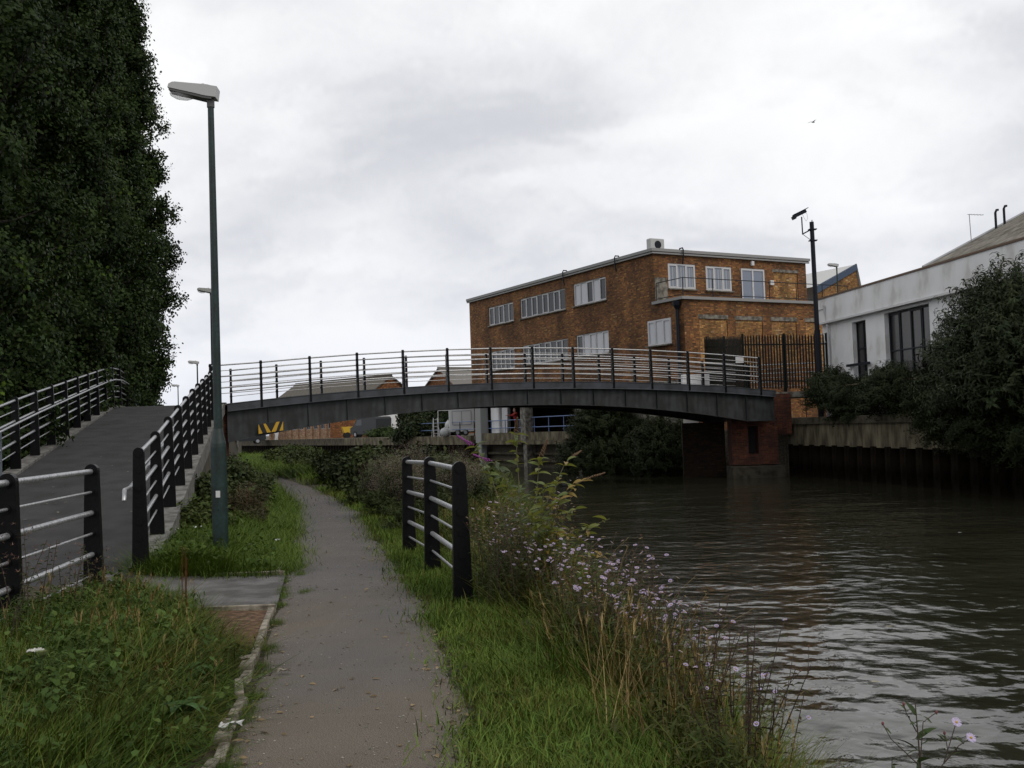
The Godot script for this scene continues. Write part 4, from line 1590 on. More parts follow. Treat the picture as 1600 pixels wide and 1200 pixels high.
	for e in vt:
		var f := thing("flue_pipe", e[0], "pipe", o.transform * Vector3(8.7, 7.5 + (e[1] - 1.1) * 0.42, -e[1] * sg), 0.0, "flue pipes on the corrugated roof")
		var b := MB.new()
		b.tube([Vector3(0, -0.3, 0), Vector3(0, 0.7, 0), Vector3(0.05, 0.8, 0), Vector3(0.12, 0.8, 0)], [0.045], 7)
		put("pipe", b, M.dark_steel, f)

func far_buildings() -> void:
	# pale workshop with piers between its windows
	var o := thing("far_workshop", "pale brick workshop of narrow bays and small windows far under the bridge", "building", Vector3(-27.4, 0.6, -115.6), -atan2(-7.0, 8.7) * -1.0)
	o.rotation.y = -atan2(7.0, 8.7)
	var w := MB.new()
	var holes := []
	var bay := 1.18
	for i in 9:
		holes.append([i * bay + 0.32, 1.55, i * bay + 1.02, 2.55])
	holed_wall(w, Transform3D(), 0.0, 11.0, -0.4, 3.4, holes, 0.1)
	w.quad(Vector3(11.0, -0.4, 0), Vector3(11.0, -0.4, -6), Vector3(11.0, 3.4, -6), Vector3(11.0, 3.4, 0), Vector3.RIGHT)
	put("wall", w, M.pale_brick, o)
	for i in 9:
		var p := MB.new()
		p.box(Vector3(i * bay + 0.1, 1.5, 0.1), Vector3(0.24, 3.6, 0.2))
		put("pier", p, M.pale_brick, o)
		window(o, Transform3D(), holes[i], 2, M.frame_grey, [M.glass], false, 0.06, 0.05)
	var rf := MB.new()
	rf.quad(Vector3(-0.3, 3.4, 0.3), Vector3(11.2, 3.4, 0.3), Vector3(11.2, 5.2, -4), Vector3(-0.3, 5.2, -4), Vector3.UP)
	put("roof", rf, M.roof_tile, o)
	# white board leaning by its door
	var bd := thing("trestle_board", "white trestle board leaning against the pale far workshop", "board", o.transform * Vector3(2.2, 0.15, 0.9), o.rotation.y)
	var b := MB.new()
	b.box(Vector3(0, 0.8, 0), Vector3(0.5, 1.6, 0.05), Basis(Vector3.RIGHT, -0.2))
	b.box(Vector3(0.25, 0.75, 0.3), Vector3(0.06, 1.6, 0.05), Basis(Vector3(1, 0, 1).normalized(), 0.35))
	put("board", b, M.white_paint, bd)
	# red gabled warehouse
	_warehouse("gabled_warehouse", "red brick gabled warehouse whose brown roof peak shows above the bridge deck at left", Vector3(-13.4, 0.4, -112), 0.8, 3.6, 7.2, 5.0, 18.0, M.far_red_brick, M.roof_tile)
	_warehouse("gabled_warehouse", "grey-roofed brick warehouse whose gable shows beside the brick office block's left end", Vector3(-7.6, 0.4, -110), -0.95, 4.4, 7.7, 5.0, 20.0, M.far_red_brick, M.roof_grey)
	# lower red wall and white shed
	b = MB.new()
	b.box(Vector3(0, 1.4, 0), Vector3(5.6, 3.2, 0.3))
	tag(put("yard_wall", b, M.far_red_brick, self, Vector3(-16.3, 0.9, -107.0), 0.1), "red brick yard wall behind the yellow machine, far under the bridge", "wall")
	var sh := thing("white_shed", "plain white rendered shed end between red wall and dark trees under the bridge", "building", Vector3(-12.0, 0.9, -101.0), 0.08)
	b = MB.new()
	b.box(Vector3(0, 1.6, 0), Vector3(2.7, 3.6, 3.0))
	put("wall", b, M.white_wall, sh)
	b = MB.new()
	b.box(Vector3(0, 3.45, 0), Vector3(2.9, 0.12, 3.2))
	put("roof", b, M.roof_grey, sh)
	# yellow machine
	var mc := thing("dumper_truck", "small yellow dumper parked before the red wall, far under the bridge", "dumper", Vector3(-16.4, 1.1, -103.5), 0.3)
	b = MB.new()
	b.prism(PackedVector2Array([Vector2(-0.75, 0.55), Vector2(0.1, 0.5), Vector2(0.3, 1.15), Vector2(-0.95, 1.15)]), 1.1)
	put("skip", b, M.machine_yellow, mc)
	b = MB.new()
	b.cbox(Vector3(0.6, 0.6, 0), Vector3(0.9, 0.35, 0.9), 0.04)
	b.box(Vector3(0.75, 0.95, 0), Vector3(0.4, 0.35, 0.5))
	put("chassis", b, M.machine_yellow, mc)
	for x in [-0.45, 0.75]:
		for z in [-0.55, 0.55]:
			b = MB.new()
			b.tube([Vector3(x, 0.3, z - 0.12), Vector3(x, 0.3, z + 0.12)], [0.3], 12)
			put("wheel", b, M.rubber, mc)
	b = MB.new()
	b.tube([Vector3(0.95, 0.7, -0.35), Vector3(0.95, 1.7, -0.35), Vector3(0.95, 1.7, 0.35), Vector3(0.95, 0.7, 0.35)], [0.03], 6)
	put("roll_bar", b, M.machine_yellow, mc)
	# dark vehicle
	_van("dark_van", "dark van with rounded nose parked beside the white shed, far under the bridge", Vector3(-14.0, 1.1, -100.5), 2.3, M.vehicle_dark)
	_van("dark_van", "long low dark vehicle parked at far left below the striped plate", Vector3(-29.5, 0.75, -112.0), 0.35, M.vehicle_dark)

func _warehouse(called: String, label: String, at: Vector3, turn: float, half: float, peak: float, eave: float, deep: float, wall: Material, roof: Material) -> void:
	var o := thing(called, label, "building", at, turn)
	var b := MB.new()
	b.prism(PackedVector2Array([Vector2(-half, 0), Vector2(half, 0), Vector2(half, eave), Vector2(0, peak), Vector2(-half, eave)]), 0.3)
	put("gable_wall", b, wall, o)
	b = MB.new()
	for s in [-1.0, 1.0]:
		b.quad(Vector3(s * half, 0, 0), Vector3(s * half, 0, -deep), Vector3(s * half, eave, -deep), Vector3(s * half, eave, 0), Vector3(s, 0, 0))
	put("side_wall", b, wall, o)
	for s in [-1.0, 1.0]:
		b = MB.new()
		var lowp := Vector3(s * (half + 0.3), eave - 0.12, 0)
		var top := Vector3(0, peak + 0.15, 0)
		for dz in [0.0, -0.12]:
			var q := Vector3(0, dz, 0)
			b.quad(lowp + q + Vector3(0, 0, 0.4), top + q + Vector3(0, 0, 0.4), top + q + Vector3(0, 0, -deep), lowp + q + Vector3(0, 0, -deep), Vector3.UP)
		b.quad(lowp + Vector3(0, 0, 0.4), top + Vector3(0, 0, 0.4), top + Vector3(0, -0.12, 0.4), lowp + Vector3(0, -0.12, 0.4), Vector3.BACK)
		put("roof_slope", b, roof, o)
	b = MB.new()
	b.tube([Vector3(0, peak + 0.17, 0.4), Vector3(0, peak + 0.17, -deep)], [0.12], 6)
	put("ridge", b, roof, o)

func _van(called: String, label: String, at: Vector3, turn: float, paint: Material) -> void:
	var o := thing(called, label, "van", at, turn)
	var b := MB.new()
	b.prism(PackedVector2Array([Vector2(-2.2, 0.35), Vector2(2.15, 0.35), Vector2(2.3, 0.6), Vector2(2.25, 1.0), Vector2(1.6, 1.2), Vector2(1.05, 1.85), Vector2(0.8, 1.98), Vector2(-2.1, 2.0), Vector2(-2.25, 1.8)]), 1.8)
	put("body", b, paint, o)
	b = MB.new()
	b.prism(PackedVector2Array([Vector2(1.56, 1.22), Vector2(1.05, 1.82), Vector2(1.10, 1.84), Vector2(1.63, 1.24)]), 1.6)
	put("windscreen", b, M.room_blue, o)
	for s in [-1.0, 1.0]:
		b = MB.new()
		b.prism(PackedVector2Array([Vector2(0.2, 1.2), Vector2(1.35, 1.2), Vector2(0.95, 1.75), Vector2(0.2, 1.78)]), 0.02, Transform3D(Basis(), Vector3(0, 0, s * 0.9)))
		put("side_window", b, M.glass, o)
		b = MB.new()
		b.box(Vector3(2.27, 0.85, s * 0.68), Vector3(0.06, 0.16, 0.25))
		put("headlight", b, M.lamp_shell, o)
		for x in [-1.4, 1.4]:
			b = MB.new()
			b.tube([Vector3(x, 0.33, s * 0.72), Vector3(x, 0.33, s * 0.92)], [0.33], 14)
			var wh := put("wheel", b, M.rubber, o)
			b = MB.new()
			b.tube([Vector3(x, 0.33, s * 0.9), Vector3(x, 0.33, s * 0.93)], [0.18], 10)
			put("hub", b, M.frame_grey, wh)

func wharf_things() -> void:
	# the open wharf left of the brick block: deck edge, piles, railing, a trailer, oddments
	var th := deg_to_rad(29.5)
	var bs := Basis(Vector3.UP, th)
	var org := Vector3(7.43, 0, -52)
	var T := func(x: float, y: float, z: float) -> Vector3: return org + bs * Vector3(x, y, z)
	var o := thing("wharf", "concrete wharf edge over dark steel sheet piles left of the brick office block", "wharf", org, th)
	var b: MB
	for i in 12:
		var z := -21.0 - i * 5.0
		b = MB.new()
		b.box(Vector3(0.2, 0.84, z - 2.49), Vector3(0.5, 0.62, 4.98))
		put("edge_beam", b, M.stained_concrete if i < 5 else M.old_concrete, o)
	b = MB.new()
	b.quad(Vector3(0.45, 1.13, -20.9), Vector3(12, 1.13, -20.9), Vector3(12, 1.13, -81), Vector3(0.45, 1.13, -81), Vector3.UP)
	put("deck", b, M.old_concrete, o)
	var pile := MB.new()
	var prof := [Vector2(0, 0.0), Vector2(0.30, 0.0), Vector2(0.38, 0.26), Vector2(0.66, 0.26), Vector2(0.74, 0.0)]
	for i in prof.size() - 1:
		var p: Vector2 = prof[i]
		var q: Vector2 = prof[i + 1]
		pile.quad(Vector3(p.y + 0.05, 0.56, -p.x), Vector3(q.y + 0.05, 0.56, -q.x), Vector3(q.y + 0.05, -1.9, -q.x), Vector3(p.y + 0.05, -1.9, -p.x), Vector3.LEFT)
	var pm := pile.mesh()
	for i in 84:
		put("sheet_pile", pm, M.pile_steel, o, Vector3(0, 0, -19.4 - i * 0.74))
	pm = null
	# railing
	var r := thing("wharf_railing", "thin blue-grey two-bar railing along the wharf in front of the white trailer", "railing", T.call(0.35, 1.15, -20.9), th)
	for y in [0.98, 0.45]:
		b = MB.new()
		b.tube([Vector3(0, y, 0), Vector3(0, y, -11.5)], [0.028], 6)
		put("rail", b, M.blue_rail, r)
	for i in 6:
		b = MB.new()
		b.tube([Vector3(0, 0, -0.3 - i * 2.2), Vector3(0, 1.0, -0.3 - i * 2.2)], [0.035], 6)
		put("post", b, M.dark_steel, r)
	# trailer seen from its side, with a double serving hatch
	var tl := thing("catering_trailer", "white box trailer with a double hatch parked on the wharf", "trailer", Vector3(-3.75, 1.13, -74.6), 0.05)
	b = MB.new()
	b.cbox(Vector3(0, 1.19, 0), Vector3(1.85, 1.75, 1.9), 0.05)
	put("body", b, M.white_paint, tl)
	b = MB.new()
	for e in [[-0.68, 1.3, 0.05, 1.0], [0.68, 1.3, 0.05, 1.0]]:
		b.box(Vector3(e[0], e[1], 0.96), Vector3(e[2], e[3], 0.04))
	for y in [0.8, 1.8]:
		b.box(Vector3(0, y, 0.96), Vector3(1.31, 0.05, 0.04))
	b.box(Vector3(0, 1.3, 0.96), Vector3(0.06, 0.95, 0.04))
	put("hatch_frame", b, M.frame_grey, tl)
	for s in [-1.0, 1.0]:
		b = MB.new()
		b.box(Vector3(s * 0.345, 1.3, 0.955), Vector3(0.61, 0.93, 0.03))
		put("hatch_panel", b, M.white_paint, tl)
	for s in [-1.0, 1.0]:
		for x in [-0.32, 0.25]:
			b = MB.new()
			b.tube([Vector3(x, 0.24, s * 0.75), Vector3(x, 0.24, s * 0.95)], [0.24], 14)
			var wl := put("wheel", b, M.rubber, tl)
			b = MB.new()
			b.tube([Vector3(x, 0.24, s * 0.94), Vector3(x, 0.24, s * 0.97)], [0.12], 10)
			put("hub", b, M.frame_grey, wl)
	b = MB.new()
	b.box(Vector3(0, 0.28, 0), Vector3(1.7, 0.1, 1.6))
	b.tube([Vector3(-0.9, 0.3, 0), Vector3(-1.7, 0.3, 0)], [0.04], 6)
	put("chassis", b, M.dark_steel, tl)
	# stepladder
	var sl := thing("stepladder", "white stepladder standing by the wharf railing left of the trailer", "ladder", Vector3(-5.55, 1.13, -73.0), 0.3)
	b = MB.new()
	for s in [-1.0, 1.0]:
		b.tube([Vector3(s * 0.22, 0, 0.35), Vector3(s * 0.14, 1.35, 0)], [0.025], 6)
	put("stile", b, M.white_paint, sl)
	b = MB.new()
	for s in [-1.0, 1.0]:
		b.tube([Vector3(s * 0.22, 0, -0.35), Vector3(s * 0.14, 1.35, -0.02)], [0.02], 6)
	put("back_frame", b, M.white_paint, sl)
	for i in 5:
		b = MB.new()
		var t := (i + 1) / 5.5
		b.box(Vector3(0, 1.35 * t, 0.35 * (1.0 - t)), Vector3(0.44 - 0.16 * t, 0.03, 0.09))
		put("tread", b, M.white_paint, sl)
	# open white door frame
	var df := thing("door_frame", "empty white door frame standing on the wharf beside the trailer", "frame", Vector3(-5.15, 1.13, -76.0), 0.1)
	b = MB.new()
	for s in [-1.0, 1.0]:
		b.box(Vector3(s * 0.42, 0.95, 0), Vector3(0.05, 1.9, 0.05))
	b.box(Vector3(0, 1.92, 0), Vector3(0.89, 0.05, 0.05))
	put("frame", b, M.white_paint, df)
	# sacks
	for i in 3:
		b = MB.new()
		b.ball(Vector3(0, 0.3, 0), Vector3(0.34, 0.33, 0.26), 5, 8)
		b.ball(Vector3(0.05, 0.62, 0), Vector3(0.1, 0.08, 0.08), 4, 6)
		tag(put("rubble_sack", b, M.lamp_shell, self, Vector3(-4.95 + i * 0.18 - (0.09 if i == 2 else 0.0), 1.13 + (0.5 if i == 2 else 0.0), -73.4 - 0.35 * i), i * 1.1), ["pale sack on the wharf, nearest of the heap beside the trailer", "pale sack on the wharf, farther one at the bottom of the heap", "pale sack lying topmost on the heap beside the trailer"][i], "sack", "sacks by the trailer")
	# leaning white sheet by the cabinet
	b = MB.new()
	b.box(Vector3(0, 1.05, 0), Vector3(0.06, 2.1, 0.7), Basis(Vector3.BACK, 0.12) * Basis(Vector3.RIGHT, 0.28))
	tag(put("leaning_board", b, M.white_paint, self, T.call(0.6, 1.13, -17.25), th), "white board leaning aslant in the open ground floor left of the figure in red", "board")
	person(T.call(0.8, 1.12, -16.1), 1.9)

# ---------------------------------------------------------------- a person, as one surface round a skeleton
func nets(bones: Array, cell: float, k: float) -> MB:
	var lo := Vector3(1e9, 1e9, 1e9)
	var hi := -lo
	for b in bones:
		for e in [[b[0], b[2]], [b[1], b[3]]]:
			lo = lo.min(e[0] - Vector3.ONE * (e[1] + cell * 2.5))
			hi = hi.max(e[0] + Vector3.ONE * (e[1] + cell * 2.5))
	var nx := int((hi.x - lo.x) / cell) + 2
	var ny := int((hi.y - lo.y) / cell) + 2
	var nz := int((hi.z - lo.z) / cell) + 2
	var f := PackedFloat32Array()
	f.resize(nx * ny * nz)
	f.fill(1.0)
	for b in bones:
		var a: Vector3 = b[0]
		var d: Vector3 = b[1] - b[0]
		var ra: float = b[2]
		var rb: float = b[3]
		var l2 := maxf(d.length_squared(), 1e-8)
		var pad := Vector3.ONE * (maxf(ra, rb) + cell * 2.5)
		var i0 := Vector3i(((a.min(b[1]) - pad - lo) / cell).floor()).clamp(Vector3i.ZERO, Vector3i(nx - 1, ny - 1, nz - 1))
		var i1 := Vector3i(((a.max(b[1]) + pad - lo) / cell).ceil()).clamp(Vector3i.ZERO, Vector3i(nx - 1, ny - 1, nz - 1))
		for z in range(i0.z, i1.z + 1):
			for y in range(i0.y, i1.y + 1):
				for x in range(i0.x, i1.x + 1):
					var p := lo + Vector3(x, y, z) * cell
					var t := clampf((p - a).dot(d) / l2, 0.0, 1.0)
					var v := p.distance_to(a + d * t) - lerpf(ra, rb, t)
					var at := (z * ny + y) * nx + x
					var w := f[at]
					var h := maxf(k - absf(w - v), 0.0) / k
					f[at] = minf(w, v) - h * h * k * 0.25
	var vert := {}
	var nrm := {}
	for z in nz - 1:
		for y in ny - 1:
			for x in nx - 1:
				var s := Vector3.ZERO
				var c := 0
				var g := Vector3.ZERO
				var vals := []
				for q in 8:
					vals.append(f[((z + (q >> 2)) * ny + y + ((q >> 1) & 1)) * nx + x + (q & 1)])
				for q in 8:
					var o := Vector3(q & 1, (q >> 1) & 1, q >> 2)
					g += (o - Vector3.ONE * 0.5) * vals[q]
					for ax in 3:
						if not (q >> ax) & 1:
							var q2 := q | (1 << ax)
							if (vals[q] < 0.0) != (vals[q2] < 0.0):
								var t: float = vals[q] / (vals[q] - vals[q2])
								var e := o
								e[ax] = t
								s += e
								c += 1
				if c:
					var at := (z * ny + y) * nx + x
					vert[at] = lo + (Vector3(x, y, z) + s / c) * cell
					nrm[at] = g.normalized()
	var out := MB.new()
	var st := [1, nx, nx * ny]
	for z in range(1, nz - 1):
		for y in range(1, ny - 1):
			for x in range(1, nx - 1):
				var at := (z * ny + y) * nx + x
				for ax in 3:
					if (f[at] < 0.0) != (f[at + st[ax]] < 0.0):
						var u: int = st[(ax + 1) % 3]
						var w: int = st[(ax + 2) % 3]
						var q := [at, at - u, at - u - w, at - w]
						if vert.has(q[0]) and vert.has(q[1]) and vert.has(q[2]) and vert.has(q[3]):
							out.tri(vert[q[0]], vert[q[1]], vert[q[2]], nrm[q[0]], nrm[q[1]], nrm[q[2]])
							out.tri(vert[q[0]], vert[q[2]], vert[q[3]], nrm[q[0]], nrm[q[2]], nrm[q[3]])
	return out

func person(at: Vector3, turn: float) -> void:
	# faces -x of the world roughly, arms held forward to something on the left
	var o := thing("person", "person in a red top reaching forward inside the dark open ground floor", "person", at, turn)
	var hip := Vector3(0, 0.93, 0)
	var chest := Vector3(0, 1.28, -0.05)
	var neck := Vector3(0, 1.45, -0.07)
	var body := []
	body.append([neck, Vector3(0, 1.53, -0.08), 0.055, 0.05])
	body.append([Vector3(0, 1.57, -0.10), Vector3(0, 1.66, -0.09), 0.075, 0.09])
	body.append([Vector3(0, 1.60, -0.165), Vector3(0, 1.585, -0.20), 0.016, 0.012])
	body.append([Vector3(0, 1.52, -0.14), Vector3(0, 1.56, -0.12), 0.035, 0.05])
	body.append([hip, chest, 0.12, 0.13])
	for s in [-1.0, 1.0]:
		var kn := Vector3(s * 0.10, 0.5, -0.02)
		var an := Vector3(s * 0.11, 0.08, 0.03)
		body.append([Vector3(s * 0.085, 0.92, 0), kn, 0.085, 0.058])
		body.append([kn, an, 0.056, 0.04])
		body.append([an + Vector3(0, -0.03, 0.03), an + Vector3(0, -0.04, -0.16), 0.04, 0.03])
		var sh := Vector3(s * 0.17, 1.40, -0.05)
		var el := Vector3(s * 0.21, 1.26, -0.30)
		var wr := Vector3(s * 0.15, 1.29, -0.53)
		body.append([chest + Vector3(s * 0.06, 0.06, 0), sh, 0.09, 0.06])
		body.append([sh, el, 0.052, 0.042])
		body.append([el, wr, 0.040, 0.028])
		body.append([wr, wr + Vector3(-s * 0.01, 0.0, -0.07), 0.03, 0.032])
		for k in 4:
			var r0 := wr + Vector3((k - 1.5) * 0.02, 0.0, -0.10)
			body.append([r0, r0 + Vector3(0, -0.012, -0.05 - 0.01 * (1 if k in [1, 2] else 0)), 0.010, 0.008])
		body.append([wr + Vector3(-s * 0.03, 0.005, -0.05), wr + Vector3(-s * 0.055, 0.012, -0.09), 0.011, 0.009])
	put("body", nets(body, 0.02, 0.03), M.skin, o)
	var top := [[Vector3(0, 0.90, 0), Vector3(0, 1.28, -0.05), 0.138, 0.148]]
	for s in [-1.0, 1.0]:
		top.append([chest + Vector3(s * 0.06, 0.06, 0), Vector3(s * 0.17, 1.40, -0.05), 0.105, 0.075])
		top.append([Vector3(s * 0.17, 1.40, -0.05), Vector3(s * 0.21, 1.26, -0.30), 0.067, 0.056])
		top.append([Vector3(s * 0.21, 1.26, -0.30), Vector3(s * 0.155, 1.287, -0.50), 0.054, 0.042])
	put("red_top", nets(top, 0.025, 0.05), M.red_cloth, o)
	var tr := [[Vector3(-0.06, 0.92, 0), Vector3(0.06, 0.92, 0), 0.13, 0.13]]
	for s in [-1.0, 1.0]:
		tr.append([Vector3(s * 0.085, 0.92, 0), Vector3(s * 0.10, 0.5, -0.02), 0.10, 0.075])
		tr.append([Vector3(s * 0.10, 0.5, -0.02), Vector3(s * 0.11, 0.13, 0.03), 0.073, 0.06])
	put("trousers", nets(tr, 0.025, 0.04), M.dark_cloth, o)
	put("hair", nets([[Vector3(0, 1.64, -0.05), Vector3(0, 1.69, -0.07), 0.095, 0.088], [Vector3(0, 1.58, -0.02), Vector3(0, 1.64, -0.03), 0.06, 0.08]], 0.018, 0.03), M.hair, o)
	for s in [-1.0, 1.0]:
		var e := MB.new()
		e.ball(Vector3(s * 0.032, 1.625, -0.165), Vector3(0.012, 0.008, 0.008), 4, 8)
		put("eye", e, M.hazard_black, o)
		e = MB.new()
		e.ball(Vector3(s * 0.092, 1.605, -0.085), Vector3(0.012, 0.03, 0.02), 4, 8)
		put("ear", e, M.skin, o)
	var mo := MB.new()
	mo.ball(Vector3(0, 1.548, -0.172), Vector3(0.024, 0.006, 0.008), 4, 8)
	put("mouth", mo, M.red_cloth, o)

# ---------------------------------------------------------------- lamps
func lamp_post(label: String, at: Vector3, h: float, turn: float, reach := 1.0, group := "") -> Node3D:
	var o := thing("street_lamp", label, "street lamp", at, turn, group)
	var b := MB.new()
	b.tube([Vector3(0, -0.3, 0), Vector3(0, 0.03, 0)], [0.104], 14)
	b.lathe([Vector2(0.102, 0.0), Vector2(0.102, 1.42), Vector2(0.098, 1.47), Vector2(0.055, 1.66), Vector2(0.053, 2.6), Vector2(0.04, h - 0.16)], 16)
	put("column", b, M.lamp_green, o)
	b = MB.new()
	b.lathe([Vector2(0.0, h - 0.2), Vector2(0.05, h - 0.2), Vector2(0.05, h - 0.07), Vector2(0.0, h - 0.05)], 12)
	put("spigot", b, M.lamp_under, o)
	# the lantern points along -x and lifts a little at its free end
	var hd := Basis(Vector3.BACK, -0.14).scaled_local(Vector3(0.88, 0.88, 0.88))
	var at2 := Vector3(0.06, h - 0.07, 0)
	b = MB.new()
	b.prism(PackedVector2Array([Vector2(0.03, -0.02), Vector2(0.03, 0.14), Vector2(-0.12, 0.145), Vector2(-0.62, 0.125), Vector2(-0.67, 0.09), Vector2(-0.68, 0.035), Vector2(-0.30, 0.0), Vector2(-0.12, -0.02)]), 0.24, Transform3D(hd, at2))
	b.prism(PackedVector2Array([Vector2(0.0, 0.142), Vector2(-0.12, 0.16), Vector2(-0.60, 0.14), Vector2(-0.64, 0.12)]), 0.18, Transform3D(hd, at2))
	var cn := put("canopy", b, M.lamp_shell, o)
	b = MB.new()
	b.ball(Vector3(-0.20, 0.165, 0), Vector3(0.035, 0.03, 0.035), 5, 8, Basis())
	var ph := put("photocell", b, M.lamp_shell, cn)
	ph.transform = Transform3D(hd, at2)
	b = MB.new()
	b.prism(PackedVector2Array([Vector2(-0.03, -0.022), Vector2(-0.13, -0.024), Vector2(-0.31, -0.004), Vector2(-0.66, 0.030), Vector2(-0.66, 0.0), Vector2(-0.32, -0.035), Vector2(-0.15, -0.055), Vector2(-0.03, -0.055)]), 0.22, Transform3D(hd, at2))
	put("gear_tray", b, M.lamp_under, o)
	b = MB.new()
	b.ball(Vector3(-0.48, -0.015, 0), Vector3(0.19, 0.085, 0.10), 6, 12)
	var bw := put("bowl", b, M.lamp_bowl, o)
	bw.transform = Transform3D(hd, at2)
	b = MB.new()
	b.ball(Vector3(-0.48, -0.02, 0), Vector3(0.08, 0.03, 0.03), 4, 8)
	var bu := put("bulb", b, M.white_paint, o)
	bu.transform = Transform3D(hd, at2)
	return o

func lamps() -> void:
	var o := lamp_post("tall green street lamp with grey lantern in the grass beside the ramp railing", Vector3(-3.83, 0.1, -13.29), 6.08, 0.08)
	var b := MB.new()
	b.box(Vector3(0.0, 0.82, 0.103), Vector3(0.055, 0.085, 0.004))
	put("sticker", b, M.litter_white, o)
	b = MB.new()
	b.box(Vector3(0.0, 0.45, 0.097), Vector3(0.09, 0.5, 0.015))
	var dr := put("access_door", b, M.lamp_green, o)
	b = MB.new()
	b.tube([Vector3(0, 0.62, 0.103), Vector3(0, 0.62, 0.108)], [0.012], 6)
	put("lock", b, M.dark_steel, dr)
	b = MB.new()
	b.lathe([Vector2(0.106, 0.60), Vector2(0.106, 0.64), Vector2(0.1, 0.645)], 16)
	put("collar", b, M.lamp_green, o)
	lamp_post("street lamp standing beside the ramp, its lantern showing behind the tall lamp's column", Vector3(-11.98, 2.7, -41.0), 4.85, 0.1)
	lamp_post("distant street lamp just left of the tall lamp, larger of two beyond the ramp", Vector3(-18.74, 0.0, -61.0), 6.15, 0.1)
	lamp_post("smallest street lamp, farthest away beyond the ramp's crest", Vector3(-28.08, 0.0, -86.0), 6.1, 0.1)
	lamp_post("tall street lamp rising behind the white warehouse's left corner", Vector3(19.35, 1.2, -60.0), 9.3, 0.0)

# ---------------------------------------------------------------- trees and bushes
func jitter_xf(p: Vector3, dir: Vector3, s: float) -> Transform3D:
	var y := dir.normalized()
	var x := y.cross(Vector3(rng.randf_range(-1, 1), rng.randf_range(-1, 1), rng.randf_range(-1, 1))).normalized()
	return Transform3D(Basis(x, y, x.cross(y)) * s, p)

func tone(cols: Array, k: float, spread := 0.25) -> Color:
	var c: Color = cols[0].lerp(cols[1], clampf(k, 0.0, 1.0))
	var e := rng.randf_range(1.0 - spread, 1.0 + spread)
	return Color(c.r * e * rng.randf_range(0.92, 1.08), c.g * e, c.b * e)

func poplar(label: String, x: float, zf: float, h: float, r: float, n: int, leaf := 1.0) -> void:
	var o := thing("poplar_tree", label, "tree", Vector3(x, 0, -zf), 0.0, "poplars left of the ramp")
	var b := MB.new()
	b.tube([Vector3(0, -0.3, 0), Vector3(0.05, h * 0.25, 0.05), Vector3(-0.05, h * 0.6, 0.0), Vector3(0, h * 0.97, 0)], [0.34, 0.27, 0.15, 0.03], 10)
	put("trunk", b, M.bark, o)
	var limbs := MB.new()
	var parts := [[[], []], [[], []], [[], []]]
	var nb := 150
	var per := n / nb
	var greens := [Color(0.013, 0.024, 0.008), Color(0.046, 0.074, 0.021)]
	for i in nb:
		var t := pow((i + 0.5) / nb, 0.9)
		var h0 := h * lerpf(0.0, 0.88, t)
		var az := i * 2.39996 + rng.randf_range(-0.4, 0.4)
		var prof := pw([Vector2(0.0, 0.72), Vector2(0.17, 0.88), Vector2(0.4, 1.0), Vector2(0.62, 0.74), Vector2(0.78, 0.56), Vector2(0.88, 0.2), Vector2(1.0, 0.06)], (h0 + h * 0.05) / h)
		var rr := r * prof * rng.randf_range(0.6, 1.05)
		var rise := h * rng.randf_range(0.01, 0.10)
		var d := Vector3(cos(az), 0, sin(az))
		var p0 := Vector3(0, h0, 0)
		var p1 := d * rr * 0.7 + Vector3(0, h0 + rise * 0.35, 0)
		var p2 := d * rr + Vector3(0, h0 + rise, 0)
		limbs.tube([p0, p1, p2], [0.06 * (1.1 - t), 0.03, 0.01], 5, false)
		var shade := 0.0
		var mid := Vector3.ZERO
		var lift := 0.0
		for k in per:
			var q := sqrt(rng.randf_range(0.06, 1.0))
			if k % 14 == 0:
				mid = p0.lerp(p1, q * 2.0) if q < 0.5 else p1.lerp(p2, q * 2.0 - 1.0)
				mid += Vector3(rng.randfn(0, 0.30), rng.randfn(0, 0.42), rng.randfn(0, 0.30))
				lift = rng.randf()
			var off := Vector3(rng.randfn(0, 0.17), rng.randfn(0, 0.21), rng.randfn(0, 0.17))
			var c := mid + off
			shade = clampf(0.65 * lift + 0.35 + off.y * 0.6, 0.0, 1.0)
			var v := rng.randi() % 3
			parts[v][0].append(jitter_xf(c, d + Vector3(rng.randf_range(-0.6, 0.6), rng.randf_range(-0.3, 1.0), rng.randf_range(-0.6, 0.6)), rng.randf_range(0.85, 1.35) * leaf))
			var yellow := 1.0 if rng.randf() < 0.985 else 2.0
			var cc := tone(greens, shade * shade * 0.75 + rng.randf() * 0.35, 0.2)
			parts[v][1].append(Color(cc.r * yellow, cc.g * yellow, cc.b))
	put("limbs", limbs, M.bark, o)
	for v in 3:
		scatter("crown" if v == 0 else "crown_%03d" % v, protos["round%d" % v], M.leaf, parts[v][0], parts[v][1], o)

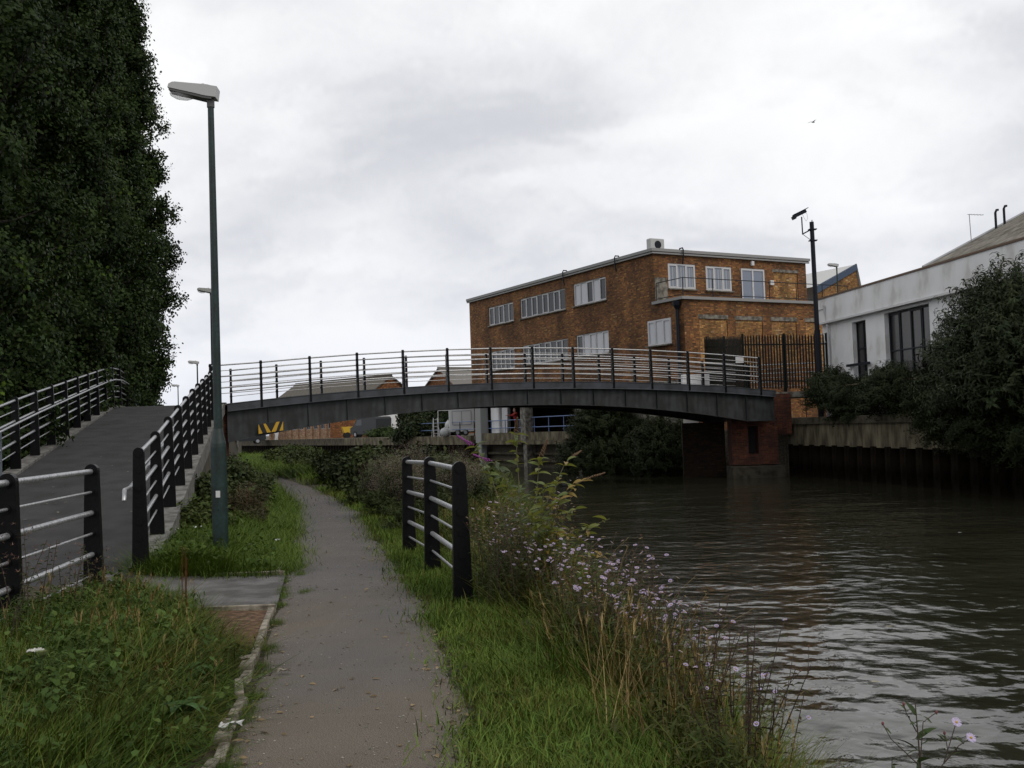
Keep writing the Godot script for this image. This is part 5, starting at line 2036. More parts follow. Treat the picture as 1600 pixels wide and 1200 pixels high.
func trees() -> void:
	poplar("dark poplar nearest the camera at the left edge of the picture", -12.7, 22.5, 21.0, 2.6, 9000, 1.0)
	poplar("dark poplar second from the left edge, behind the ramp railing", -14.3, 28.0, 22.0, 2.5, 12000, 1.0)
	poplar("dark poplar third along the row behind the ramp railing", -15.2, 34.0, 22.5, 2.45, 12000, 1.1)
	poplar("dark poplar fourth along the row, its side against the sky above", -16.5, 40.0, 23.0, 2.25, 11000, 1.1)
	poplar("dark poplar at the row's far end, outlined against the sky beside the tall lamp", -17.5, 46.5, 24.0, 2.12, 12000, 1.1)
	# dark trees on the wharf left of the trailer
	shrub("wharf_tree", "dark bushy tree growing at the wharf edge between white shed and blue railing", Vector3(-7.6, 0.9, -80.0), Vector3(1.9, 3.4, 1.7), 1300, "round", [Color(0.022, 0.032, 0.014), Color(0.04, 0.055, 0.024)], 1.7, "tree", "", 12)
	shrub("wharf_tree", "dark tree behind the trailer on the wharf, seen under the bridge", Vector3(-5.6, 1.0, -86.0), Vector3(2.8, 4.4, 2.0), 1300, "round", [Color(0.02, 0.03, 0.013), Color(0.035, 0.05, 0.022)], 2.0, "tree", "", 12)
	shrub("wharf_bush", "low green bush along the wharf edge before the white shed", Vector3(-11.2, 1.0, -94.0), Vector3(2.6, 1.0, 1.0), 700, "round", [Color(0.04, 0.06, 0.02), Color(0.06, 0.09, 0.03)], 1.4, "bush", "", 8)

func shrub(called: String, label: String, at: Vector3, size: Vector3, n: int, kind: String, cols: Array, s: float, category: String, group := "", lobes := 9, hang := 0.0, base := 0.0) -> Node3D:
	var o := thing(called, label, category, at, 0.0, group)
	var stems := MB.new()
	var kinds := 2 if kind == "fluff" else 3
	var parts := []
	for v in kinds:
		parts.append([[], []])
	for i in lobes:
		var a := i * 2.39996 + rng.randf_range(-0.5, 0.5)
		var t := sqrt((i + 0.5) / lobes)
		var top := 1.0 - 0.55 * t * t
		var c := Vector3(cos(a) * t * size.x * 0.72, size.y * lerpf(0.30, top - 0.22, rng.randf_range(0.55, 1.0)), sin(a) * t * size.z * 0.72)
		if i % 3 == 0:
			c.y = size.y * rng.randf_range(0.04, 0.3)
		var lr := Vector3(size.x * 0.42, size.y * 0.24, size.z * 0.42) * rng.randf_range(0.8, 1.2)
		stems.tube([Vector3(c.x * 0.15, base, c.z * 0.15), Vector3(c.x * 0.4, c.y * 0.55, c.z * 0.4), c], [0.03 * minf(s, 2.5), 0.012], 5, false)
		var shade := rng.randf()
		for k in n / lobes:
			var d := Vector3(rng.randfn(), rng.randfn(), rng.randfn()).normalized()
			d.y = d.y if d.y > -0.5 else -d.y
			var p := c + d * lr * pow(rng.randf(), 0.4)
			p.y = maxf(p.y, base + 0.05)
			var v := rng.randi() % kinds
			parts[v][0].append(jitter_xf(p, d + Vector3(0, 0.5 - hang, 0) + Vector3(rng.randf_range(-0.4, 0.4), rng.randf_range(-0.4, 0.4), rng.randf_range(-0.4, 0.4)), s * rng.randf_range(0.75, 1.3)))
			parts[v][1].append(tone(cols, shade * 0.5 + rng.randf() * 0.5))
	put("stems", stems, M.bark, o)
	for v in kinds:
		scatter("foliage" if v == 0 else "foliage_%03d" % v, protos["%s%d" % [kind, v]], M.leaf, parts[v][0], parts[v][1], o)
	return o

func shrubs() -> void:
	var dk := [Color(0.022, 0.030, 0.013), Color(0.042, 0.055, 0.024)]
	var mid := [Color(0.036, 0.048, 0.018), Color(0.06, 0.078, 0.028)]
	var lgt := [Color(0.05, 0.07, 0.022), Color(0.085, 0.11, 0.035)]
	var pale := [Color(0.17, 0.13, 0.10), Color(0.29, 0.24, 0.20)]
	var red := [Color(0.036, 0.046, 0.017), Color(0.092, 0.068, 0.040)]
	# far bank
	shrub("buddleia_bush", "huge dark buddleia spilling over the canal wall in front of the white warehouse", Vector3(15.2, 1.4, -30.2), Vector3(2.5, 4.6, 4.3), 4800, "lance", dk, 1.05, "bush", "", 26, 0.0, -0.6)
	var bb := get_node("buddleia_bush")
	var xs0 := []
	var cs0 := []
	for k in 420:
		var d := Vector3(rng.randfn() - 0.5, absf(rng.randfn()) + 0.1, rng.randfn()).normalized()
		xs0.append(jitter_xf(d * Vector3(2.3, 4.2, 4.1) * rng.randf_range(0.88, 1.04), d + Vector3(rng.randf_range(-0.6, 0.1), rng.randf_range(0.0, 0.7), rng.randf_range(-0.4, 0.4)), rng.randf_range(1.2, 2.0)))
		cs0.append(tone(dk, rng.randf() * 1.2))
	scatter("arching_shoots", protos["lance1"], M.leaf, xs0, cs0, bb)
	shrub("hanging_growth", "dark foliage hanging down the concrete canal wall at the picture's right edge", Vector3(14.05, 0.45, -31.2), Vector3(1.05, 2.1, 4.2), 2000, "lance", dk, 1.0, "bush", "", 12, 1.1, -0.2)
	shrub("wall_bush", "dark green bush behind the thin handrail below the camera pole", Vector3(13.3, 1.5, -41.6), Vector3(1.25, 2.3, 2.2), 1500, "lance", dk, 0.95, "bush", "", 10)
	shrub("wall_bush", "dark bush between camera pole bush and the huge buddleia, under the tall windows", Vector3(13.9, 1.5, -37.2), Vector3(1.2, 2.0, 2.4), 1500, "lance", dk, 0.95, "bush", "", 10)
	shrub("bank_bush", "broad dark bush at the water under the bridge, right of the last concrete column", Vector3(5.0, -0.9, -54.0), Vector3(2.5, 4.2, 1.9), 2600, "lance", dk, 1.35, "bush", "", 14)
	shrub("bank_bush", "dark bush trailing into the water left of the dark low brick wall", Vector3(7.3, -0.9, -49.4), Vector3(1.7, 3.1, 1.3), 1800, "lance", dk, 1.25, "bush", "", 12)
	shrub("bank_bush", "low dark growth trailing in the water below the broad bush under the bridge", Vector3(5.6, -0.95, -52.0), Vector3(2.6, 1.9, 0.9), 1300, "lance", dk, 1.1, "bush", "", 12, 1.0)
	shrub("bank_bush", "low dark growth trailing in the water beside the dark brick wall", Vector3(8.3, -0.95, -48.6), Vector3(1.5, 1.5, 0.7), 800, "lance", dk, 1.0, "bush", "", 9, 1.0)
	# between towpath and water
	var q := [
		[-1.75, 16.9, 0.55, 1.42, "pale", "tall seeding willowherb clump, pale and fluffy, just left of the short guard rail"],
		[-1.05, 18.6, 0.6, 1.25, "pale", "fluffy seeding clump half hidden behind the short guard rail"],
		[-2.5, 19.6, 0.6, 1.15, "pale", "greyish seeding clump left of the tall willowherb by the towpath"],
		[-1.4, 22.0, 0.9, 1.15, "mid", "green bush behind the seeding clumps near the water"],
		[-3.2, 23.6, 0.75, 1.35, "mid", "rounded green bush at the towpath's right edge before the bend"],
		[-2.2, 26.5, 1.0, 1.25, "dk", "dark bush at the canal edge behind the rounded green bush"],
		[-4.3, 28.2, 0.8, 1.15, "dk", "dark upright bush at the towpath's bend before the bridge"],
		[-3.0, 31.0, 1.1, 1.0, "mid", "wide green bush at the canal edge before the bridge"],
		[-5.6, 33.6, 0.85, 0.95, "dk", "dark bush right of the towpath just before the bridge"],
		[-4.0, 36.5, 1.2, 1.0, "dk", "dark bush at the water under the bridge girder"],
		[-6.8, 40.0, 1.1, 0.95, "mid", "green bush right of the towpath under the bridge"],
		[-9.2, 46.5, 1.4, 0.9, "mid", "green bush just beyond the bridge beside the towpath"],
		[-11.8, 55.0, 1.8, 1.0, "lgt", "light green bush farthest along the towpath beyond the bridge"]]
	var pal := {"pale": pale, "mid": mid, "dk": dk, "lgt": lgt}
	for e in q:
		var isp: bool = e[4] == "pale"
		var o := shrub("seeding_clump" if isp else "towpath_bush", e[5], on(e[0], e[1]), Vector3(e[2], e[3], e[2]), 520 if isp else int(700 * e[2]), "fine" if isp else "round", mid if isp else pal[e[4]], 0.8 if isp else 0.8 + e[1] * 0.008, "bush", "", 9)
		if isp:
			var xs := []
			var cs := []
			for k in 420:
				var d := Vector3(rng.randfn(), rng.randfn(), rng.randfn()).normalized()
				var p: Vector3 = Vector3(0, e[3] * 0.68, 0) + d * Vector3(e[2] * 0.85, e[3] * 0.36, e[2] * 0.85) * pow(rng.randf(), 0.45)
				xs.append(jitter_xf(p, d + Vector3.UP, rng.randf_range(0.4, 0.75)))
				cs.append(tone(pale, rng.randf()))
			scatter("seed_heads", protos["fluff0"], M.leaf, xs, cs, o)
	# at the foot of the ramp wall
	q = [
		[-5.0, 16.2, 0.5, 0.62, "lgt", "low green nettles at the ramp wall beyond the lamp post's foot"],
		[-4.85, 18.2, 0.5, 0.75, "red", "reddish brown weeds right behind the lamp post"],
		[-5.7, 19.6, 0.65, 1.0, "mid", "dark ivy clump against the ramp wall left of the lamp post"],
		[-5.75, 21.4, 0.6, 0.9, "red", "rusty dock and willowherb stand at the towpath's left bend"],
		[-6.3, 23.6, 0.8, 1.2, "mid", "green bush against the ramp wall halfway up"],
		[-7.6, 27.5, 0.75, 1.0, "red", "brownish weeds below the ramp's upper wall"],
		[-8.7, 30.5, 0.8, 1.2, "mid", "green bush under the ramp's upper end"],
		[-9.4, 34.2, 0.7, 1.2, "dk", "dark bush at the foot of the left brick abutment"]]
	pal["red"] = red
	for e in q:
		shrub("ramp_side_weeds", e[5], on(e[0], e[1]), Vector3(e[2], e[3], e[2]), int(650 * e[2] + 150), "fine" if e[4] == "red" else "round", pal[e[4]], 0.85 if e[4] == "red" else 0.7, "bush", "", 9)
	# hedge under the poplars
	for i in 9:
		var zf := 20.0 + i * 3.4
		var s := (zf - 12.1) / 0.971
		var p := ramp_r(s) + RN * (ramp_w(s) + 2.5)
		shrub("hedge_bush", ["nearest", "second nearest", "third nearest", "fourth nearest", "middle", "fourth farthest", "third farthest", "second farthest", "farthest"][i] + " of the dark bushes under the poplars behind the ramp's left railing", Vector3(p.x, 0.0, p.z), Vector3(1.0, ramp_y(zf) + 1.2, 1.9), 1500, "round", dk, 0.95, "bush", "hedge bushes under the poplars", 11)
	# grey sheet fence below the left railing
	var f := thing("sheet_fence", "blue-grey upright board fence behind the ramp's left railing at the picture's edge", "fence", Vector3(-11.0, 0.0, -18.2), 0.25)
	for i in 26:
		var b := MB.new()
		b.cbox(Vector3(i * 0.155 - 2.2, 0.95, 0), Vector3(0.145, 1.9, 0.03), 0.005)
		put("board", b, mat("fence_board", lin(0.10, 0.12, 0.14), 0.7) if i == 0 else M.fence_board, f)

# ---------------------------------------------------------------- foreground plants
func aster(o: Node3D, h: float, stems: int, spread: float, per: int, size: float, dark := 0.0) -> void:
	var st := MB.new()
	var lf := MB.new()
	var pe := MB.new()
	var ce := MB.new()
	ce.used = true
	for i in stems:
		var a := rng.randf() * TAU
		var d := Vector3(cos(a), 0, sin(a))
		var lean := rng.randf_range(0.05, 0.45)
		var hh := h * rng.randf_range(0.7, 1.05)
		var p0 := d * rng.randf_range(0.0, spread)
		var p1 := p0 + d * lean * hh * 0.4 + Vector3.UP * hh * 0.5
		var p2 := p0 + d * lean * hh + Vector3.UP * hh
		st.paint(Color(0.07, 0.05, 0.03).lerp(Color(0.045, 0.025, 0.02), dark))
		st.tube([p0, p1, p2], [0.005, 0.0035, 0.002], 4, false)
		for k in 28:
			var t := (k + 1.0) / 29.0
			var q := p0.lerp(p1, t * 2.0) if t < 0.5 else p1.lerp(p2, t * 2.0 - 1.0)
			var aa := k * 2.4 + i
			var e := rng.randf_range(0.7, 1.2)
			lf.paint(Color(0.05, 0.065, 0.024).lerp(Color(0.055, 0.035, 0.02), dark * rng.randf()) * e)
			lf.leaf(q, Vector3(cos(aa), 0.6, sin(aa)), rng.randf_range(0.05, 0.10) * (1.1 - t * 0.5), 0.016, 1.0, 2, 0.2, rng.randf_range(-1.2, 1.2))
		for k in per:
			var aa := rng.randf() * TAU
			var q := p1.lerp(p2, rng.randf_range(0.55, 1.0))
			var tip := q + Vector3(cos(aa) * rng.randf_range(0.03, 0.15), rng.randf_range(0.02, 0.14), sin(aa) * rng.randf_range(0.03, 0.15))
			st.tube([q, tip], [0.0018, 0.0012], 3, false)
			if rng.randf() < 0.22:
				ce.paint(Color(0.12, 0.05, 0.03))
				ce.ball(tip, Vector3.ONE * 0.006, 3, 5)
				continue
			var up := Vector3(rng.randf_range(-0.6, 0.6), 1.0, rng.randf_range(-0.3, 0.9)).normalized()
			var sd := up.cross(Vector3(0.3, 0.1, 1)).normalized()
			var fw := sd.cross(up)
			var e2 := rng.randf_range(0.85, 1.1)
			pe.paint(Color(0.50, 0.42, 0.66) * e2)
			var np := 12
			for j in np:
				var ja := TAU * j / np + rng.randf_range(-0.1, 0.1)
				var pd := sd * cos(ja) + fw * sin(ja) + up * 0.18
				var wd := (fw * cos(ja) - sd * sin(ja)) * size * 0.12
				var b0 := tip + pd * size * 0.15
				var b1 := tip + pd * size * 0.5
				pe.tri(b0, b1 + wd, b1 - wd, up, up, up)
			ce.paint(Color(0.5, 0.33, 0.05))
			ce.ball(tip + up * 0.002, Vector3.ONE * size * 0.13, 3, 6)
	put("stems", st, M.stem, o)
	put("leaves", lf, M.leaf, o).set_meta("kind", "stuff")
	if per > 0:
		put("petals", pe, M.petal, o).set_meta("kind", "stuff")
		put("flower_centres", ce, M.stem, o).set_meta("kind", "stuff")

func plants() -> void:
	# michaelmas daisies on the bank: three patterns, copied
	var src := []
	for k in 3:
		var o := thing("daisy_plant", "pale lilac daisy plant in the flowering drift on the canal bank", "flower", Vector3.ZERO, 0.0, "daisies on the canal bank")
		aster(o, [0.8, 0.65, 0.9][k], 7, 0.11, 4, 0.029)
		src.append(o)
	var spots := []
	for i in 17:
		spots.append([rng.randf_range(0.5, 1.12), rng.randf_range(6.8, 7.9), "pale lilac daisy plant among tawny grass in the drift at the water's edge", "daisies at the water's edge"])
	for i in 13:
		spots.append([rng.randf_range(-0.4, 0.25), rng.randf_range(9.2, 11.2), "pale lilac daisy plant tangled round the buddleia beside the short guard rail", "daisies round the buddleia"])
	for i in 5:
		spots.append([rng.randf_range(0.3, 0.9), rng.randf_range(8.2, 9.6), "pale lilac daisy plant on the bank between buddleia and daisy drift", "daisies between buddleia and drift"])
	for i in spots.size():
		var e: Array = spots[i]
		var o: Node3D = src[i] if i < 3 else src[i % 3].duplicate()
		if i >= 3:
			o.name = numbered("daisy_plant")
			add_child(o)
		o.position = on(e[0], e[1], -0.02)
		o.rotation.y = rng.randf() * TAU
		o.scale = Vector3.ONE * rng.randf_range(0.92, 1.15)
		tag(o, e[2], "flower", e[3])
	# dark stems at the water's edge and the single plant close by
	for e in [[1.10, 5.55, "dark leafy daisy stems, almost flowerless, standing before the grey water, left one"], [1.30, 5.75, "dark leafy daisy stems, almost flowerless, standing before the grey water, right one"], [0.98, 6.1, "brown leafy daisy stems behind the dark pair, at the edge of the lilac drift"], [1.05, 5.05, "dark leafy daisy stems at the picture's lower edge, nearest of the dark ones"]]:
		var d := thing("daisy_plant", e[2], "flower", on(e[0], e[1], 0.0))
		aster(d, 0.98, 11, 0.10, 1, 0.026, 1.0)
	var s := thing("daisy_plant", "single branching daisy plant with two open flowers against the water, lower right", "flower", Vector3(1.68, -0.71, -4.5))
	single_daisy(s)
	s = thing("daisy_plant", "small budding daisy shoot just left of the single flowering plant, lower right", "flower", Vector3(1.52, -0.75, -4.45))
	var b := MB.new()
	b.paint(Color(0.05, 0.05, 0.025))
	b.tube([Vector3.ZERO, Vector3(0.02, 0.5, 0), Vector3(0.05, 0.92, 0)], [0.004, 0.002], 5, false)
	put("stem", b, M.stem, s)
	for k in 12:
		b = MB.new()
		b.paint(Color(0.06, 0.085, 0.03))
		b.leaf(Vector3(0.02 + 0.003 * k, 0.5 + 0.036 * k, 0), Vector3(cos(k * 2.4), 0.9, sin(k * 2.4)), 0.10 - 0.003 * k, 0.02, 0.8, 3, 0.25, rng.randf_range(-1.0, 1.0))
		put("leaf", b, M.leaf, s)
	# buddleia by the rail: arching stems, each leaf its own
	var o2 := thing("buddleia_shrub", "young buddleia with yellowing leaves and purple spikes beside the short guard rail", "shrub", on(0.12, 9.5, -0.05))
	var lm := []
	for k in 4:
		var m := MB.new()
		m.leaf(Vector3.ZERO, Vector3(0, 0.55, 1), [0.115, 0.10, 0.135, 0.08][k], [0.042, 0.036, 0.048, 0.03][k], [0.9, 1.2, 1.0, 0.7][k], 5, 0.3)
		lm.append(m.mesh())
	var lmat := []
	for c in [Color(0.045, 0.072, 0.018), Color(0.068, 0.098, 0.019), Color(0.105, 0.125, 0.022), Color(0.19, 0.12, 0.018), Color(0.036, 0.056, 0.024)]:
		var m2 := mat("buddleia_leaf_%d" % lmat.size(), Color(c.r, c.g, c.b).linear_to_srgb(), 0.55)
		m2.backlight_enabled = true
		m2.backlight = Color(0.5, 0.5, 0.2)
		lmat.append(m2)
	var tops := [[-0.50, 1.56, 0.0, 0], [-0.10, 1.66, 0.1, 0], [0.12, 1.42, -0.1, 1], [0.52, 1.22, 0.1, 2], [0.72, 0.86, 0.2, 2], [0.15, 1.2, 0.3, 1], [-0.34, 1.40, -0.2, 4], [0.40, 1.40, -0.25, 2], [0.02, 0.95, 0.3, 1], [0.35, 0.75, 0.35, 3], [0.66, 0.55, 0.25, 2], [0.28, 1.05, 0.2, 2], [0.45, 0.95, 0.0, 2], [0.20, 0.8, 0.25, 1], [-0.1, 1.15, 0.15, 4], [0.55, 0.8, 0.3, 1], [0.3, 1.2, 0.05, 1]]
	for i in tops.size():
		var e: Array = tops[i]
		var p0 := Vector3(rng.randf_range(-0.06, 0.06), 0, rng.randf_range(-0.06, 0.06))
		var p3 := Vector3(e[0], e[1], e[2])
		var p1 := p0 + Vector3(p3.x * 0.25, p3.y * 0.55, p3.z * 0.25)
		var p2 := p0 + Vector3(p3.x * 0.65, p3.y * 0.95, p3.z * 0.65)
		var st := MB.new()
		st.paint(Color(0.12, 0.11, 0.06))
		var curve := []
		for k in 9:
			var t := k / 8.0
			curve.append(p0.bezier_interpolate(p1, p2, p3, t))
		st.tube(curve, [0.009, 0.008, 0.007, 0.006, 0.005, 0.004], 5, false)
		var so := put("stem", st, M.stem, o2)
		for k in range(2, 20):
			var t := k / 20.0
			var q := p0.bezier_interpolate(p1, p2, p3, t)
			for sd in [0.0, PI]:
				if rng.randf() < 0.12:
					continue
				var mi: int = clampi(int(e[3]) + rng.randi_range(-1, 1) + (1 if t < 0.3 and rng.randf() < 0.4 else 0), 0, 3)
				if e[3] == 4:
					mi = 4
				var lo := put("leaf", lm[rng.randi() % 4], lmat[mi], so, q, k * 1.57 + sd + rng.randf_range(-0.3, 0.3))
				lo.rotation.x = rng.randf_range(-0.5, 0.4)
				lo.rotation.z = rng.randf_range(-0.9, 0.9)
		# spike: purple when fresh, brown when spent
		var sp := MB.new()
		var fresh: bool = i == 0 or i == 6
		var dirn := (p3 - p2).normalized()
		if i in [0, 1, 2, 3, 6, 7]:
			sp.paint(Color(0.20, 0.045, 0.19) if fresh else Color(0.11, 0.065, 0.03))
			for k in 46:
				var t := k / 46.0
				var a := k * 2.4
				var c := p3 + dirn * (0.02 + t * 0.17) + Vector3(cos(a), 0.3 * sin(a * 1.7), sin(a)) * 0.018 * (1.1 - t)
				sp.ball(c, Vector3.ONE * 0.008, 3, 5)
			put("flower_spike", sp, M.stem, o2)
	# a second buddleia's purple spikes show by the rail's top
	# broad dock and comfrey leaves round the lamp post and in the meadow
	var db := []
	for e in [[-3.55, 13.0, "at the lamp post's foot, right side"], [-3.95, 12.9, "at the lamp post's foot, left side"], [-3.25, 12.6, "between lamp post and towpath"], [-4.35, 12.7, "beside the first post of the ramp railing"]]:
		var o := thing("dock_plant", "broad-leaved dock " + e[2], "plant", on(e[0], e[1]), rng.randf() * TAU)
		for k in 8:
			var m := MB.new()
			var v := rng.randf_range(0.8, 1.2)
			m.paint(Color(0.062, 0.10, 0.03) * v)
			m.leaf(Vector3.ZERO, Vector3(cos(k * 0.8), rng.randf_range(0.5, 1.3), sin(k * 0.8)), rng.randf_range(0.22, 0.34), rng.randf_range(0.08, 0.12), 1.4, 5, 0.2)
			put("leaf", m, M.leaf, o)
	for e in [[-1.95, 5.9, "in the lower left meadow beside the litter"], [-2.2, 6.8, "in the lower left meadow near the bare earth"], [-2.45, 5.3, "in the lower left meadow, nearest the camera"]]:
		var o := thing("dock_plant", "broad-leaved dock " + e[2], "plant", on(e[0], e[1], 0.12), rng.randf() * TAU)
		for k in 8:
			var m := MB.new()
			var v := rng.randf_range(0.8, 1.2)
			m.paint(Color(0.05, 0.10, 0.03) * v)
			m.leaf(Vector3.ZERO, Vector3(cos(k * 0.8), rng.randf_range(0.3, 1.0), sin(k * 0.8)), rng.randf_range(0.16, 0.25), rng.randf_range(0.05, 0.08), 1.2, 5, 0.2)
			put("leaf", m, M.leaf, o)
	# weeds with brown seed heads in front of the near guard rail
	var wl := ["leftmost seeding weed in front of the near guard rail", "seeding weed against the near guard rail's left post", "seeding weed between the near guard rail's posts", "seeding weed below the near guard rail's right post"]
	var wx := [[-3.5, 6.9], [-3.55, 7.5], [-3.6, 8.2], [-3.75, 9.2]]
	for i in 4:
		var o := thing("seeding_weed", wl[i], "weed", on(wx[i][0], wx[i][1]), rng.randf() * TAU)
		aster(o, [0.95, 1.0, 0.8, 0.62][i], 6, 0.12, 0, 0.02, 0.5)
		var fm := MB.new()
		for k in 26:
			var a := rng.randf() * TAU
			var c := Vector3(cos(a) * rng.randf_range(0.05, 0.3), [0.9, 0.95, 0.75, 0.58][i] * rng.randf_range(0.75, 1.08), sin(a) * rng.randf_range(0.05, 0.3))
			fm.paint(Color(0.15, 0.09, 0.07) * rng.randf_range(0.6, 1.7))
			for j in 6:
				fm.leaf(c, Vector3(rng.randf_range(-1, 1), rng.randf_range(0, 1), rng.randf_range(-1, 1)), 0.03, 0.014, 0.3, 1)
		put("seed_heads", fm, M.leaf, o).set_meta("kind", "stuff")
	# rusty dock spikes and white umbels
	for e in [[-2.85, 8.7, 0.75], [-2.72, 8.4, 0.68], [-2.95, 9.1, 0.7]]:
		var o := thing("dock_spike", "rust-brown dock spike standing in the lower left meadow", "weed", on(e[0], e[1]), 0.0, "rusty dock spikes")
		var m := MB.new()
		m.paint(Color(0.13, 0.045, 0.02))
		m.tube([Vector3.ZERO, Vector3(0.02, e[2], 0.01)], [0.005, 0.002], 4, false)
		for k in 70:
			var t := rng.randf_range(0.4, 1.0)
			m.paint(Color(0.15, 0.05, 0.022) * rng.randf_range(0.5, 1.2))
			m.leaf(Vector3(0.02 * t, e[2] * t, 0.01 * t), Vector3(rng.randf_range(-1, 1), 0.6, rng.randf_range(-1, 1)), 0.025, 0.012, 0.3, 1)
		put("spike", m, M.leaf, o)
	var um := thing("wild_carrot", "white flat flower head of wild carrot at the meadow's left edge", "flower", on(-2.72, 5.75))
	var m3 := MB.new()
	m3.paint(Color(0.05, 0.08, 0.03))
	m3.tube([Vector3.ZERO, Vector3(0.02, 0.48, 0)], [0.004, 0.003], 4, false)
	put("stem", m3, M.stem, um)
	m3 = MB.new()
	for k in 60:
		var a := k * 2.4
		var r := 0.045 * sqrt(k / 60.0)
		m3.paint(Color(0.5, 0.5, 0.46))
		m3.ball(Vector3(0.02 + cos(a) * r, 0.49 + rng.randf_range(0, 0.008), sin(a) * r), Vector3(0.007, 0.004, 0.007), 3, 5)
	put("flower_head", m3, M.stem, um)
	um = thing("wild_carrot", "green closed seed head of wild carrot right of the white one", "flower", on(-2.62, 5.65))
	m3 = MB.new()
	m3.paint(Color(0.05, 0.08, 0.03))
	m3.tube([Vector3.ZERO, Vector3(0.0, 0.46, 0)], [0.004, 0.003], 4, false)
	put("stem", m3, M.stem, um)
	m3 = MB.new()
	for k in 60:
		var a := k * 2.4
		m3.paint(Color(0.16, 0.19, 0.08) * rng.randf_range(0.7, 1.2))
		m3.leaf(Vector3(cos(a) * 0.012, 0.46, sin(a) * 0.012), Vector3(cos(a), 0.8, sin(a)), 0.05, 0.01, -1.6, 2)
	put("seed_head", m3, M.leaf, um)
	# tall seeding grasses at the water's edge
	var gx := [[0.95, 8.0, 1.15, 0.5], [1.1, 7.6, 1.1, 0.75], [1.2, 7.0, 1.0, 0.4], [0.75, 8.6, 1.2, 0.2], [1.3, 6.6, 0.9, 0.65], [1.05, 7.2, 1.2, 0.3], [0.6, 9.0, 1.1, 0.45]]
	for i in gx.size():
		var e: Array = gx[i]
		var o := thing("reed_grass", "tall tawny seeding grass stem leaning over the water beside the daisies", "grass", on(e[0], e[1]), 0.0, "tall seeding grasses at the water")
		var m := MB.new()
		m.paint(Color(0.26, 0.19, 0.09))
		var pts := []
		for k in 7:
			var t := k / 6.0
			pts.append(Vector3(e[3] * t * t * 0.8, e[2] * (t - 0.18 * t * t * t), 0.1 * t))
		m.tube(pts, [0.003, 0.002, 0.0015], 4, false)
		put("stem", m, M.stem, o)
		m = MB.new()
		for k in 34:
			var t := rng.randf_range(0.72, 1.0)
			m.paint(Color(0.30, 0.23, 0.12) * rng.randf_range(0.7, 1.2))
			m.leaf(pts[4].lerp(pts[6], (t - 0.72) / 0.28), (pts[6] - pts[4]).normalized() + Vector3(rng.randf_range(-0.5, 0.5), rng.randf_range(-0.4, 0.4), rng.randf_range(-0.5, 0.5)), 0.04, 0.006, 0.4, 1)
		put("seed_head", m, M.leaf, o)

